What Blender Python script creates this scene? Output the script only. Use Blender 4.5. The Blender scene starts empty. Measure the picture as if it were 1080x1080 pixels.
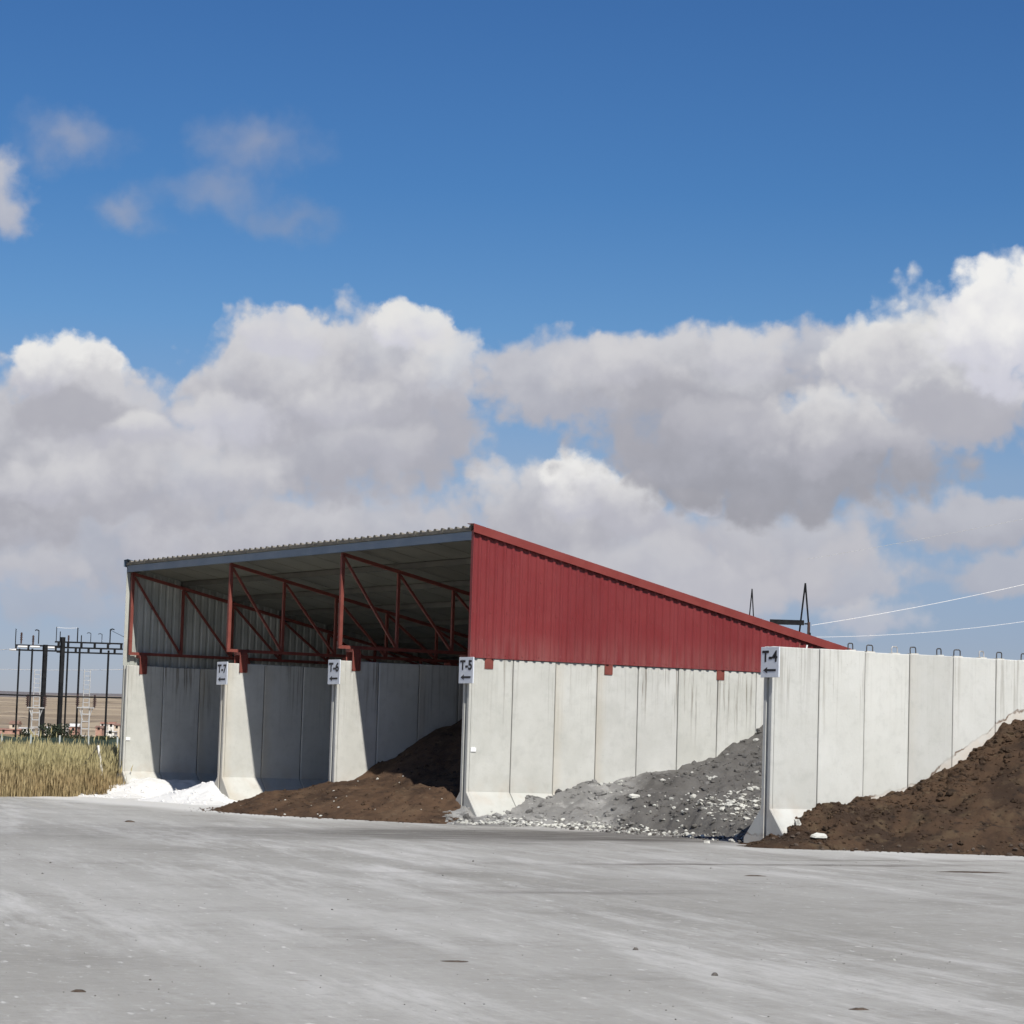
import bpy, bmesh, math, random
import numpy as np
from mathutils import Vector, Matrix, noise as mnoise

random.seed(7)
rng = np.random.default_rng(7)
scene = bpy.context.scene
COL = scene.collection
rad = math.radians

# light levels
EXPO = 0.2
SUN_E = 4.6
CLOUD_K = 10.15
SKY_STR = 0.0857

# ------------------------------------------------------------------ camera
F_PX, PITCH, ROLL, YAW = 2787.89, 0.0881, 0.03055, -1.00927
CAM = Vector((43.9315, -26.7851, 1.524))
fwd = Vector((math.sin(YAW) * math.cos(PITCH), math.cos(YAW) * math.cos(PITCH), math.sin(PITCH)))
right0 = Vector((math.cos(YAW), -math.sin(YAW), 0))
up0 = right0.cross(fwd)
# the photographer held the camera a little crooked
cr, sr = math.cos(ROLL), math.sin(ROLL)
rightv = right0 * cr + up0 * sr
upv = up0 * cr - right0 * sr
cd = bpy.data.cameras.new('camera')
cam = bpy.data.objects.new('camera', cd)
COL.objects.link(cam)
rot = Matrix((rightv, upv, -fwd)).transposed()
cam.matrix_world = Matrix.Translation(CAM) @ rot.to_4x4()
cd.sensor_width = 36.0
cd.lens = F_PX / 1080 * 36.0
cd.clip_start = 0.1
cd.clip_end = 30000
scene.camera = cam
scene.view_settings.view_transform = 'Standard'
scene.view_settings.look = 'None'
scene.view_settings.gamma = 1
scene.view_settings.exposure = EXPO

# ------------------------------------------------------------------ sun and sky
SUN_EL, SUN_SIDE = rad(45.0), rad(10.2)      # elevation; how far it stands in front of the wall normal
to_sun = Vector((math.cos(SUN_EL) * math.cos(SUN_SIDE), -math.cos(SUN_EL) * math.sin(SUN_SIDE), math.sin(SUN_EL)))
sd = bpy.data.lights.new('sun', 'SUN')
sd.energy = SUN_E
sd.angle = rad(0.53)
sd.color = (1.0, 0.955, 0.88)
sun = bpy.data.objects.new('sun', sd)
COL.objects.link(sun)
sun.rotation_euler = to_sun.to_track_quat('Z', 'Y').to_euler()
sun.location = (20, -10, 40)

world = bpy.data.worlds.new('World')
scene.world = world
world.use_nodes = True
wt = world.node_tree
wt.nodes.clear()

def node(nt, typ, ins=None, **props):
    n = nt.nodes.new(typ)
    for k, v in props.items():
        setattr(n, k, v)
    for k, v in (ins or {}).items():
        s = n.inputs[k]
        if isinstance(v, bpy.types.NodeSocket):
            nt.links.new(v, s)
        else:
            s.default_value = v
    return n

def math_n(nt, op, a, b=None, c=None, clamp=False):
    ins = {0: a}
    if b is not None: ins[1] = b
    if c is not None: ins[2] = c
    return node(nt, 'ShaderNodeMath', ins, operation=op, use_clamp=clamp).outputs[0]

def mixc(nt, fac, a, b, blend='MIX'):
    n = nt.nodes.new('ShaderNodeMix')
    n.data_type = 'RGBA'
    n.blend_type = blend
    for idx, v in ((0, fac), (6, a), (7, b)):
        s = n.inputs[idx]
        if isinstance(v, bpy.types.NodeSocket):
            nt.links.new(v, s)
        elif idx == 0:
            s.default_value = v
        else:
            s.default_value = (*v, 1) if len(v) == 3 else v
    return n.outputs[2]

def maprange(nt, v, a, b, c, d, smooth=True):
    return node(nt, 'ShaderNodeMapRange', {0: v, 1: a, 2: b, 3: c, 4: d},
                interpolation_type='SMOOTHSTEP' if smooth else 'LINEAR', clamp=True).outputs[0]

def build_sky():
    nt = wt
    sky = node(nt, 'ShaderNodeTexSky', sky_type='NISHITA', sun_disc=False, sun_elevation=SUN_EL,
               sun_rotation=math.atan2(to_sun.x, to_sun.y), altitude=800, air_density=1.0, dust_density=0.25, ozone_density=2.2)
    tc = node(nt, 'ShaderNodeTexCoord')
    d = node(nt, 'ShaderNodeVectorMath', {0: tc.outputs['Generated']}, operation='NORMALIZE').outputs[0]
    sep = node(nt, 'ShaderNodeSeparateXYZ', {0: d})
    az = math_n(nt, 'DEGREES', math_n(nt, 'ARCTAN2', sep.outputs[0], sep.outputs[1]))
    el = math_n(nt, 'DEGREES', math_n(nt, 'ARCSINE', sep.outputs[2]))
    # clear, dry air: deeper blue than the standard atmosphere, a grey-lilac veil low down
    ramp = node(nt, 'ShaderNodeValToRGB', {0: math_n(nt, 'DIVIDE', el, 45.0, clamp=True)})
    stops = [(0.0, (.42, .45, .67)), (2.5, (.475, .495, .684)), (6.0, (.60, .62, .735)), (9.0, (.42, .62, .815)), (12.0, (.31, .555, .80)), (16.0, (.275, .51, .78)), (45.0, (.28, .50, .77))]
    cr_ = ramp.color_ramp
    while len(cr_.elements) < len(stops): cr_.elements.new(0.5)
    for e_, (p_, c_) in zip(cr_.elements, stops):
        e_.position = p_ / 45.0
        e_.color = (*c_, 1)
    blue = mixc(nt, 1.0, sky.outputs[0], ramp.outputs[0], 'MULTIPLY')
    q = node(nt, 'ShaderNodeCombineXYZ', {0: az, 1: el, 2: 0.0}).outputs[0]
    n1 = node(nt, 'ShaderNodeTexNoise', {'Vector': q, 'Scale': 0.55, 'Detail': 6.0, 'Roughness': 0.56})
    n2 = node(nt, 'ShaderNodeTexNoise', {'Vector': q, 'Scale': 2.1, 'Detail': 4.0, 'Roughness': 0.52})
    n3 = node(nt, 'ShaderNodeTexNoise', {'Vector': q, 'Scale': 0.9, 'Detail': 4.0, 'Roughness': 0.5})
    off = node(nt, 'ShaderNodeVectorMath', {0: n1.outputs['Color'], 1: (0.5, 0.5, 0.5)}, operation='SUBTRACT').outputs[0]
    off = node(nt, 'ShaderNodeVectorMath', {0: off, 1: (2.2, 1.7, 0)}, operation='MULTIPLY').outputs[0]
    qw = node(nt, 'ShaderNodeVectorMath', {0: q, 1: off}, operation='ADD').outputs[0]
    vor = node(nt, 'ShaderNodeTexVoronoi', {'Vector': node(nt, 'ShaderNodeVectorMath', {0: q, 1: node(nt, 'ShaderNodeVectorMath', {0: off, 1: (.45, .45, 0)}, operation='MULTIPLY').outputs[0]}, operation='ADD').outputs[0],
                                             'Scale': 0.95, 'Detail': 1.8, 'Roughness': 0.5, 'Lacunarity': 2.3, 'Smoothness': 0.35}, feature='SMOOTH_F1', voronoi_dimensions='2D', normalize=True)
    puff = math_n(nt, 'MULTIPLY_ADD', vor.outputs['Distance'], 1.05, -0.37)
    fray = math_n(nt, 'ADD', math_n(nt, 'MULTIPLY_ADD', n2.outputs[0], 0.42, -0.21), puff)
    lump = math_n(nt, 'MULTIPLY_ADD', n3.outputs[0], 2.0, -1.0)
    lump = math_n(nt, 'MULTIPLY_ADD', n2.outputs[0], 1.0, math_n(nt, 'ADD', lump, -0.5))
    lump = math_n(nt, 'MULTIPLY_ADD', puff, -1.6, lump)
    K = CLOUD_K
    dark0, lite0 = Vector((0.935, 0.937, 1.05)), Vector((1.0, 0.988, 0.965))
    col = blue
    # a field of clouds low over the whole horizon
    g = node(nt, 'ShaderNodeTexNoise', {'Vector': node(nt, 'ShaderNodeVectorMath', {0: q, 1: (0.06, 0.16, 1)}, operation='MULTIPLY').outputs[0],
                                        'Scale': 1.0, 'Detail': 8.0, 'Roughness': 0.55})
    cover = maprange(nt, el, 4.0, 26.0, 0.16, -0.22)
    gm = maprange(nt, math_n(nt, 'ADD', g.outputs[0], cover), 0.5, 0.62, 0.0, 0.95)
    away = maprange(nt, math_n(nt, 'ABSOLUTE', math_n(nt, 'ADD', az, 57.83)), 13.0, 17.0, 0.0, 1.0)
    high = maprange(nt, el, 16.5, 20.0, 0.0, 1.0)
    gm = math_n(nt, 'MULTIPLY', gm, math_n(nt, 'MAXIMUM', away, high))
    gc = mixc(nt, maprange(nt, lump, -0.8, 0.8, 0, 1), tuple(dark0 * 0.42 * K), tuple(lite0 * 0.75 * K))
    col = mixc(nt, gm, col, gc)
    plain = col
    for (cx, cy, rx, ry, top, bot, soft, alpha) in PUFFS:
        v = node(nt, 'ShaderNodeVectorMath', {0: qw, 1: (cx, cy, 0)}, operation='SUBTRACT').outputs[0]
        v = node(nt, 'ShaderNodeVectorMath', {0: v, 1: (1 / rx, 1 / ry, 0)}, operation='MULTIPLY').outputs[0]
        ln = node(nt, 'ShaderNodeVectorMath', {0: v}, operation='LENGTH').outputs['Value']
        m = maprange(nt, math_n(nt, 'ADD', ln, fray), 1 - soft * 0.9, 1 + soft * 0.3, alpha, 0.0)
        vy = node(nt, 'ShaderNodeSeparateXYZ', {0: v}).outputs[1]
        t = maprange(nt, math_n(nt, 'MULTIPLY_ADD', lump, 0.75, vy), -0.85, 0.95, 0.0, 1.0)
        k_ = min(1.0, max(0.0, (top - 0.45) / 0.35))
        c = mixc(nt, t, tuple(dark0 * bot * K), tuple(dark0.lerp(lite0, k_) * top * K))
        col = mixc(nt, m, col, c)
    # the banks of cumulus stand in the north-west; elsewhere only the scattered field is worked out
    bank = math_n(nt, 'MULTIPLY', math_n(nt, 'LESS_THAN', math_n(nt, 'ABSOLUTE', math_n(nt, 'ADD', az, 57.83)), 15.0),
                  math_n(nt, 'LESS_THAN', math_n(nt, 'ABSOLUTE', math_n(nt, 'ADD', el, -8.5)), 9.0))
    bg1 = node(nt, 'ShaderNodeBackground', {'Color': plain, 'Strength': SKY_STR})
    bg2 = node(nt, 'ShaderNodeBackground', {'Color': col, 'Strength': SKY_STR})
    mx = node(nt, 'ShaderNodeMixShader', {0: bank, 1: bg1.outputs[0], 2: bg2.outputs[0]})
    node(nt, 'ShaderNodeOutputWorld', {0: mx.outputs[0]})

PUFFS = [
    (-67.60,4.17,3.50,1.13,0.54,0.46,0.55,0.85),
    (-62.12,4.25,4.12,1.44,0.55,0.47,0.50,0.90),
    (-55.74,4.08,4.53,1.44,0.56,0.51,0.50,0.90),
    (-57.38,3.83,2.47,1.03,0.50,0.50,0.50,0.80),
    (-52.46,4.47,2.47,1.24,0.56,0.48,0.50,0.90),
    (-67.83,2.64,1.85,0.62,0.50,0.46,0.60,0.50),
    (-48.02,5.03,2.27,0.74,0.55,0.46,0.45,0.90),
    (-47.20,3.83,1.75,0.54,0.52,0.48,0.50,0.80),
    (-50.82,3.69,1.54,0.93,0.56,0.50,0.45,0.85),
    (-50.19,2.89,1.13,0.45,0.60,0.55,0.50,0.70),
    (-53.05,3.33,1.65,0.82,0.56,0.51,0.50,0.80),
    (-56.80,5.18,1.96,1.13,0.66,0.46,0.35,0.95),
    (-56.44,5.66,0.82,0.78,0.86,0.55,0.30,0.95),
    (-55.46,5.32,0.93,0.82,0.72,0.51,0.35,0.90),
    (-53.55,5.57,0.45,0.33,0.82,0.66,0.40,0.80),
    (-64.78,4.39,1.65,0.82,0.62,0.51,0.50,0.80),
    (-68.02,4.56,1.44,0.62,0.60,0.46,0.50,0.80),
    (-62.75,4.47,2.27,0.70,0.60,0.48,0.50,0.80),
    (-68.17,3.44,1.24,0.54,0.58,0.51,0.50,0.70),
    (-54.50,3.91,1.85,0.70,0.60,0.51,0.50,0.70),
    (-67.69,6.09,2.88,1.85,0.60,0.42,0.40,0.97),
    (-62.01,6.65,3.71,1.54,0.58,0.44,0.40,0.97),
    (-65.64,5.48,3.09,1.13,0.62,0.46,0.50,0.90),
    (-67.36,7.69,1.28,0.87,0.84,0.55,0.28,0.97),
    (-66.52,6.96,1.85,1.03,0.62,0.51,0.40,0.90),
    (-67.42,6.92,1.44,0.62,0.42,0.42,0.60,0.70),
    (-63.08,7.73,1.85,1.48,0.66,0.46,0.35,0.97),
    (-62.91,8.72,0.99,0.62,0.70,0.62,0.35,0.90),
    (-60.92,8.02,1.65,1.44,0.66,0.46,0.35,0.95),
    (-60.19,8.97,0.74,0.70,0.80,0.66,0.30,0.95),
    (-59.37,7.98,1.07,0.87,0.72,0.51,0.35,0.90),
    (-59.36,6.54,0.99,1.03,0.46,0.44,0.45,0.90),
    (-64.07,6.87,1.24,0.62,0.74,0.66,0.60,0.60),
    (-65.89,6.55,0.95,0.49,0.74,0.57,0.60,0.70),
    (-67.66,5.39,1.44,0.54,0.66,0.53,0.60,0.70),
    (-61.62,7.28,1.13,0.54,0.70,0.55,0.60,0.65),
    (-60.35,6.40,1.24,0.49,0.60,0.51,0.60,0.60),
    (-64.22,5.54,1.24,0.45,0.64,0.53,0.60,0.60),
    (-56.36,7.86,2.58,0.97,0.60,0.46,0.40,0.95),
    (-53.78,7.99,2.68,1.19,0.64,0.42,0.35,0.97),
    (-52.10,6.38,4.12,1.28,0.46,0.36,0.40,0.97),
    (-54.58,7.19,1.85,0.82,0.42,0.40,0.60,0.70),
    (-50.92,8.65,1.44,0.87,0.60,0.46,0.40,0.90),
    (-48.67,8.40,2.58,1.65,0.80,0.46,0.35,0.97),
    (-47.28,9.22,1.75,1.48,0.90,0.66,0.30,0.97),
    (-50.10,8.59,0.93,0.82,0.72,0.51,0.40,0.90),
    (-50.88,7.06,1.75,0.87,0.72,0.46,0.50,0.85),
    (-52.76,8.62,1.24,0.54,0.68,0.55,0.60,0.60),
    (-55.65,8.29,1.24,0.54,0.66,0.53,0.60,0.60),
    (-53.34,7.12,1.44,0.49,0.56,0.48,0.60,0.60),
    (-49.86,6.67,1.24,0.45,0.56,0.48,0.60,0.60),
    (-48.15,7.34,1.44,0.66,0.48,0.46,0.45,0.90),
    (-67.75,12.69,1.03,0.49,0.48,0.46,1.50,0.50),
    (-66.26,11.23,0.74,0.41,0.46,0.44,1.50,0.50),
    (-69.15,11.52,0.74,0.87,0.60,0.51,0.80,0.85),
    (-63.69,12.68,1.32,0.70,0.46,0.44,1.50,0.50),
    (-64.51,11.63,1.24,0.41,0.44,0.44,1.50,0.42),
    (-63.01,11.16,1.03,0.29,0.40,0.40,1.50,0.35),
]
build_sky()
scene.cycles.use_adaptive_sampling = True
scene.cycles.adaptive_threshold = 0.02
scene.cycles.adaptive_min_samples = 8
scene.cycles.max_bounces = 6
scene.cycles.diffuse_bounces = 3
scene.cycles.glossy_bounces = 2
scene.cycles.transmission_bounces = 2
world.cycles.sampling_method = 'MANUAL'
world.cycles.sample_map_resolution = 256

# ------------------------------------------------------------------ helpers
WL = {}                                       # world location of every object built

class MB:
    """collects faces in world coordinates, links them as one mesh object"""
    def __init__(self):
        self.v, self.f, self.m = [], [], []
    def add(self, vs, fs, mi=0):
        b = len(self.v)
        self.v += [tuple(p) for p in vs]
        self.f += [tuple(i + b for i in f) for f in fs]
        self.m += [mi] * len(fs)
        return self
    def box(self, x0, x1, y0, y1, z0, z1, mi=0):
        vs = [(x, y, z) for z in (z0, z1) for y in (y0, y1) for x in (x0, x1)]
        return self.add(vs, [(0, 2, 3, 1), (4, 5, 7, 6), (0, 1, 5, 4), (2, 6, 7, 3), (0, 4, 6, 2), (1, 3, 7, 5)], mi)
    def bar(self, a, b, w, h=None, mi=0, roll=None):
        """square tube from a to b"""
        a, b = Vector(a), Vector(b)
        h = h or w
        d = (b - a).normalized()
        s = d.cross(Vector(roll) if roll else (Vector((1, 0, 0)) if abs(d.x) < 0.9 else Vector((0, 0, 1)))).normalized()
        t = s.cross(d)
        vs = []
        for p in (a, b):
            for i, j in ((-1, -1), (1, -1), (1, 1), (-1, 1)):
                vs.append(p + s * i * w / 2 + t * j * h / 2)
        return self.add(vs, [(0, 1, 2, 3)[::-1], (4, 5, 6, 7), (0, 1, 5, 4), (1, 2, 6, 5), (2, 3, 7, 6), (3, 0, 4, 7)], mi)
    def tube(self, pts, r, n=8, mi=0, r2=None):
        pts = [Vector(p) for p in pts]
        vs, fs = [], []
        prev = None
        for k, p in enumerate(pts):
            d = (pts[min(k + 1, len(pts) - 1)] - pts[max(k - 1, 0)]).normalized()
            ref = prev if prev else (Vector((0, 0, 1)) if abs(d.z) < 0.9 else Vector((1, 0, 0)))
            s = (ref - d * ref.dot(d)).normalized()
            prev = s
            t = d.cross(s)
            rr = r if r2 is None else r + (r2 - r) * k / (len(pts) - 1)
            for i in range(n):
                a = 2 * math.pi * i / n
                vs.append(p + (s * math.cos(a) + t * math.sin(a)) * rr)
        for k in range(len(pts) - 1):
            for i in range(n):
                fs.append((k * n + i, k * n + (i + 1) % n, (k + 1) * n + (i + 1) % n, (k + 1) * n + i))
        fs.append(tuple(range(n))[::-1])
        fs.append(tuple(range((len(pts) - 1) * n, len(pts) * n)))
        return self.add(vs, fs, mi)
    def prism(self, prof, y0, y1, mi=0):
        """closed profile in (x, z), counter-clockwise, run from y0 to y1"""
        n = len(prof)
        vs = [(x, y0, z) for x, z in prof] + [(x, y1, z) for x, z in prof]
        fs = [tuple(range(n)), tuple(range(2 * n - 1, n - 1, -1))]
        fs += [(i, i + n, (i + 1) % n + n, (i + 1) % n) for i in range(n)]
        return self.add(vs, fs, mi)
    def mesh(self, name, mats, origin):
        o = Vector(origin)
        me = bpy.data.meshes.new(name)
        me.from_pydata([(p[0] - o.x, p[1] - o.y, p[2] - o.z) for p in self.v], [], self.f)
        for m in (mats if isinstance(mats, (list, tuple)) else [mats]):
            me.materials.append(m)
        if any(self.m):
            me.polygons.foreach_set('material_index', self.m)
        me.update()
        return me
    def build(self, name, mats, parent=None, smooth=False, origin=None):
        if origin is None:
            a = np.array(self.v)
            lo, hi = a.min(0), a.max(0)
            origin = ((lo[0] + hi[0]) / 2, (lo[1] + hi[1]) / 2, lo[2])
        me = self.mesh(name, mats, origin)
        if smooth:
            me.polygons.foreach_set('use_smooth', [True] * len(me.polygons))
        return link(name, me, origin, parent)

def link(name, data, origin, parent=None):
    o = bpy.data.objects.new(name, data)
    COL.objects.link(o)
    WL[o.name] = Vector(origin)
    o.location = Vector(origin)
    if parent is not None:
        o.parent = parent
        o.location = Vector(origin) - WL[parent.name]
    return o

def tag(o, label, cat, group=None):
    o['label'] = label
    o['category'] = cat
    if group: o['group'] = group
    return o

def thing(name, origin, label, cat, group=None):
    return tag(link(name, None, origin), label, cat, group)

def bevel_all(o, w, seg=1):
    bm = bmesh.new()
    bm.from_mesh(o.data)
    bmesh.ops.remove_doubles(bm, verts=bm.verts, dist=1e-5)
    bmesh.ops.bevel(bm, geom=[e for e in bm.edges if len(e.link_faces) == 2 and e.calc_face_angle(0) > 0.4], offset=w,
                    segments=seg, affect='EDGES', profile=0.5)
    bm.to_mesh(o.data)
    bm.free()

# ------------------------------------------------------------------ materials
def material(name, rough=0.8, metallic=0.0, spec=0.3):
    m = bpy.data.materials.new(name)
    m.use_nodes = True
    nt = m.node_tree
    b = nt.nodes['Principled BSDF']
    b.inputs['Roughness'].default_value = rough
    b.inputs['Metallic'].default_value = metallic
    b.inputs['Specular IOR Level'].default_value = spec
    return m, nt, b

def pos(nt):
    return node(nt, 'ShaderNodeNewGeometry').outputs['Position']

def scaled(nt, v, s, add=None):
    o = node(nt, 'ShaderNodeVectorMath', {0: v, 1: s}, operation='MULTIPLY').outputs[0]
    if add is not None:
        o = node(nt, 'ShaderNodeVectorMath', {0: o, 1: add}, operation='ADD').outputs[0]
    return o

def noise(nt, v, scale, detail=4.0, rough=0.55):
    return node(nt, 'ShaderNodeTexNoise', {'Vector': v, 'Scale': scale, 'Detail': detail, 'Roughness': rough}).outputs[0]

def bump(nt, b, h, strength, dist):
    n = node(nt, 'ShaderNodeBump', {'Strength': strength, 'Distance': dist, 'Height': h})
    nt.links.new(n.outputs[0], b.inputs['Normal'])

def worn(name, ca, cb, scale=2.0, rough=0.7, metallic=0.0, spec=0.3, lo=0.35, hi=0.65, bumps=None, detail=5.0):
    """two tones of one colour mixed by noise"""
    m, nt, b = material(name, rough, metallic, spec)
    p = pos(nt)
    c = mixc(nt, maprange(nt, noise(nt, p, scale, detail), lo, hi, 0, 1), ca, cb)
    nt.links.new(c, b.inputs['Base Color'])
    if bumps:
        bump(nt, b, noise(nt, p, bumps[0], 4.0, 0.6), bumps[1], bumps[2])
    return m

def concrete_panel(name, ca, cb, streak, top, residue=False):
    m, nt, b = material(name, 0.88, 0, 0.2)
    tc = node(nt, 'ShaderNodeTexCoord').outputs['Object']
    oi = node(nt, 'ShaderNodeObjectInfo')
    r = math_n(nt, 'MULTIPLY', oi.outputs['Random'], 71.0)
    shift = node(nt, 'ShaderNodeCombineXYZ', {0: r, 1: r, 2: r}).outputs[0]
    v = node(nt, 'ShaderNodeVectorMath', {0: tc, 1: shift}, operation='ADD').outputs[0]
    big = noise(nt, v, 1.1, 5.0, 0.6)
    c = mixc(nt, maprange(nt, big, 0.3, 0.7, 0, 1), ca, cb)
    # cloudy casting marks
    mott = noise(nt, v, 5.0, 6.0, 0.62)
    c = mixc(nt, maprange(nt, mott, 0.45, 0.8, 0.0, 0.35), c, tuple(x * 0.72 for x in ca))
    sep = node(nt, 'ShaderNodeSeparateXYZ', {0: tc})
    # rain streaks running down from the top edge
    sv = scaled(nt, v, (17.0, 17.0, 0.45))
    st = noise(nt, sv, 1.0, 4.0, 0.7)
    reach = maprange(nt, math_n(nt, 'MULTIPLY_ADD', noise(nt, scaled(nt, v, (5, 5, 0.0)), 1.0, 2.0), 2.2, sep.outputs[2]), top - 0.6, top + 0.9, 0.0, 1.0)
    sm = math_n(nt, 'MULTIPLY', maprange(nt, st, 0.50, 0.62, 0.0, 1.0), reach)
    patch = maprange(nt, noise(nt, scaled(nt, v, (1.3, 1.3, 0.2)), 1.0, 2.0), 0.42, 0.62, 0.15, 1.0)
    sm = math_n(nt, 'MULTIPLY', math_n(nt, 'MULTIPLY', sm, patch), streak)
    c = mixc(nt, sm, c, (0.19, 0.17, 0.14))
    # splashed dirt above the foot
    foot = math_n(nt, 'MULTIPLY', maprange(nt, sep.outputs[2], 0.62, 1.0, 0.25, 0.0), maprange(nt, noise(nt, v, 3.0, 4.0), 0.4, 0.7, 0.0, 1.0))
    c = mixc(nt, foot, c, (0.42, 0.33, 0.25))
    # yellowish weathering beside some joints
    jn = math_n(nt, 'MULTIPLY', maprange(nt, math_n(nt, 'ADD', sep.outputs[1], math_n(nt, 'MULTIPLY', noise(nt, v, 2.5, 4.0), 0.25)), 0.1, 0.42, 0.35, 0.0), maprange(nt, oi.outputs['Random'], 0.45, 0.8, 0.0, 1.0))
    c = mixc(nt, jn, c, (0.46, 0.39, 0.28))
    pits = maprange(nt, noise(nt, v, 38.0, 3.0, 0.6), 0.66, 0.74, 0.0, 0.35)
    c = mixc(nt, pits, c, (0.2, 0.19, 0.17))
    if residue:
        # crust left on the wall by an older, higher heap
        gp = node(nt, 'ShaderNodeSeparateXYZ', {0: pos(nt)})
        fc = nt.nodes.new('ShaderNodeFloatCurve')
        cv = fc.mapping.curves[0]
        pts = [(0, 0), (2.3, .72), (2.86, .86), (3.92, 1.13), (4.46, 1.54), (5.11, 1.87), (5.6, 2.17), (6.23, 2.46), (9, 3.0), (12, 3.2)]
        cv.points[0].location = (0, 0)
        cv.points[1].location = (1, 3.2 / 4)
        for y, z in pts[1:-1]:
            cv.points.new(y / 12, z / 4)
        fc.mapping.update()
        nt.links.new(math_n(nt, 'DIVIDE', gp.outputs[1], 12.0), fc.inputs['Value'])
        zl = math_n(nt, 'MULTIPLY', fc.outputs[0], 4.0)
        wob = math_n(nt, 'MULTIPLY_ADD', noise(nt, pos(nt), 3.5, 4.0), 0.3, -0.15)
        dz = math_n(nt, 'ADD', math_n(nt, 'SUBTRACT', gp.outputs[2], zl), wob)
        below = maprange(nt, dz, -0.03, 0.02, 0.75, 0.0)
        c = mixc(nt, math_n(nt, 'MULTIPLY', below, maprange(nt, noise(nt, pos(nt), 6.0, 4.0), 0.35, 0.6, 0.4, 1.0)), c, (0.55, 0.50, 0.44))
        line = maprange(nt, math_n(nt, 'ABSOLUTE', dz), 0.006, 0.03, 1.0, 0.0)
        line = math_n(nt, 'MULTIPLY', line, maprange(nt, noise(nt, pos(nt), 1.9, 3.0), 0.4, 0.55, 0.15, 0.9))
        c = mixc(nt, line, c, (0.13, 0.08, 0.05))
    c = mixc(nt, 1.0, c, oi.outputs['Color'], 'MULTIPLY')
    nt.links.new(c, b.inputs['Base Color'])
    bump(nt, b, noise(nt, v, 22.0, 6.0, 0.65), 0.25, 0.01)
    return m

M = {}
M['wall'] = concrete_panel('precast_concrete', (0.47, 0.472, 0.437), (0.54, 0.542, 0.508), 0.85, 3.2)
M['wall_new'] = concrete_panel('precast_concrete_pale', (0.515, 0.52, 0.49), (0.56, 0.566, 0.54), 0.4, 3.2, residue=True)
M['steel_red'] = worn('red_oxide_steel', (0.16, 0.042, 0.032), (0.20, 0.056, 0.043), 4.0, 0.6, 0, 0.35)
M['galv'] = worn('galvanised_steel', (0.42, 0.44, 0.47), (0.55, 0.57, 0.6), 3.0, 0.42, 0.75, 0.5)
M['dark_steel'] = worn('dark_bar', (0.05, 0.05, 0.055), (0.09, 0.085, 0.08), 30, 0.6, 0.3, 0.4)
M['pale_steel'] = worn('pale_bar', (0.35, 0.34, 0.33), (0.5, 0.49, 0.47), 30, 0.55, 0.3, 0.4)
M['liner'] = worn('cream_sheet_inside', (0.33, 0.345, 0.315), (0.42, 0.43, 0.395), 1.5, 0.55, 0, 0.4)
M['soffit'] = worn('roof_underside', (0.15, 0.152, 0.128), (0.19, 0.19, 0.16), 0.8, 0.55, 0, 0.35)
M['roof_top'] = worn('roof_sheet_top', (0.17, 0.155, 0.13), (0.22, 0.20, 0.17), 1.2, 0.5, 0, 0.4)
M['roof_edge'] = worn('roof_sheet_edge', (0.10, 0.095, 0.08), (0.15, 0.14, 0.115), 6, 0.6)
M['eaves'] = worn('galvanised_sky_tinted', (0.13, 0.185, 0.255), (0.17, 0.225, 0.295), 1.2, 0.45, 0.35, 0.5)  # blue sky reflection on galvanised steel, put into the base colour
M['purlin'] = worn('dull_galvanised', (0.085, 0.088, 0.082), (0.11, 0.11, 0.10), 2.0, 0.5, 0.3, 0.4)
M['sign'] = worn('sign_white', (0.60, 0.635, 0.69), (0.65, 0.685, 0.73), 6, 0.4, 0, 0.4)
M['black'] = worn('sign_black', (0.012, 0.012, 0.016), (0.02, 0.02, 0.025), 10, 0.4)
M['white_tag'] = worn('white_plastic', (0.78, 0.78, 0.76), (0.83, 0.83, 0.82), 10, 0.4)

def red_sheet():
    m, nt, b = material('red_painted_sheet', 0.45, 0, 0.4)
    p = pos(nt)
    c = mixc(nt, maprange(nt, noise(nt, p, 0.9, 5.0), 0.3, 0.7, 0, 1), (0.17, 0.0215, 0.0225), (0.193, 0.028, 0.029))
    # sun-bleached vertical dusting and pale fixings' drips
    sv = scaled(nt, p, (4.0, 4.0, 0.35))
    c = mixc(nt, maprange(nt, noise(nt, sv, 1.0, 4.0), 0.5, 0.75, 0, 0.3), c, (0.225, 0.05, 0.05))
    # each sheet has weathered a little differently
    sy = node(nt, 'ShaderNodeSeparateXYZ', {0: p}).outputs[1]
    wn = node(nt, 'ShaderNodeTexWhiteNoise', {'W': math_n(nt, 'FLOOR', math_n(nt, 'DIVIDE', sy, 0.965))}, noise_dimensions='1D').outputs[0]
    c = mixc(nt, math_n(nt, 'MULTIPLY', wn, 0.3), c, (0.145, 0.017, 0.02))
    lapf = math_n(nt, 'FRACT', math_n(nt, 'DIVIDE', sy, 0.965))
    c = mixc(nt, maprange(nt, lapf, 0.0, 0.02, 0.6, 0.0), c, (0.08, 0.01, 0.012))
    dust = math_n(nt, 'MULTIPLY', maprange(nt, node(nt, 'ShaderNodeSeparateXYZ', {0: p}).outputs[2], 3.2, 3.9, 0.22, 0.0), maprange(nt, noise(nt, sv, 2.0, 4.0), 0.35, 0.65, 0.2, 1.0))
    c = mixc(nt, dust, c, (0.30, 0.17, 0.15))
    sp = maprange(nt, noise(nt, p, 26.0, 2.0), 0.70, 0.78, 0, 0.4)
    c = mixc(nt, sp, c, (0.40, 0.22, 0.21))
    nt.links.new(c, b.inputs['Base Color'])
    nt.links.new(maprange(nt, noise(nt, p, 2.0), 0.3, 0.7, 0.38, 0.6), b.inputs['Roughness'])
    return m
M['red'] = red_sheet()
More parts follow.
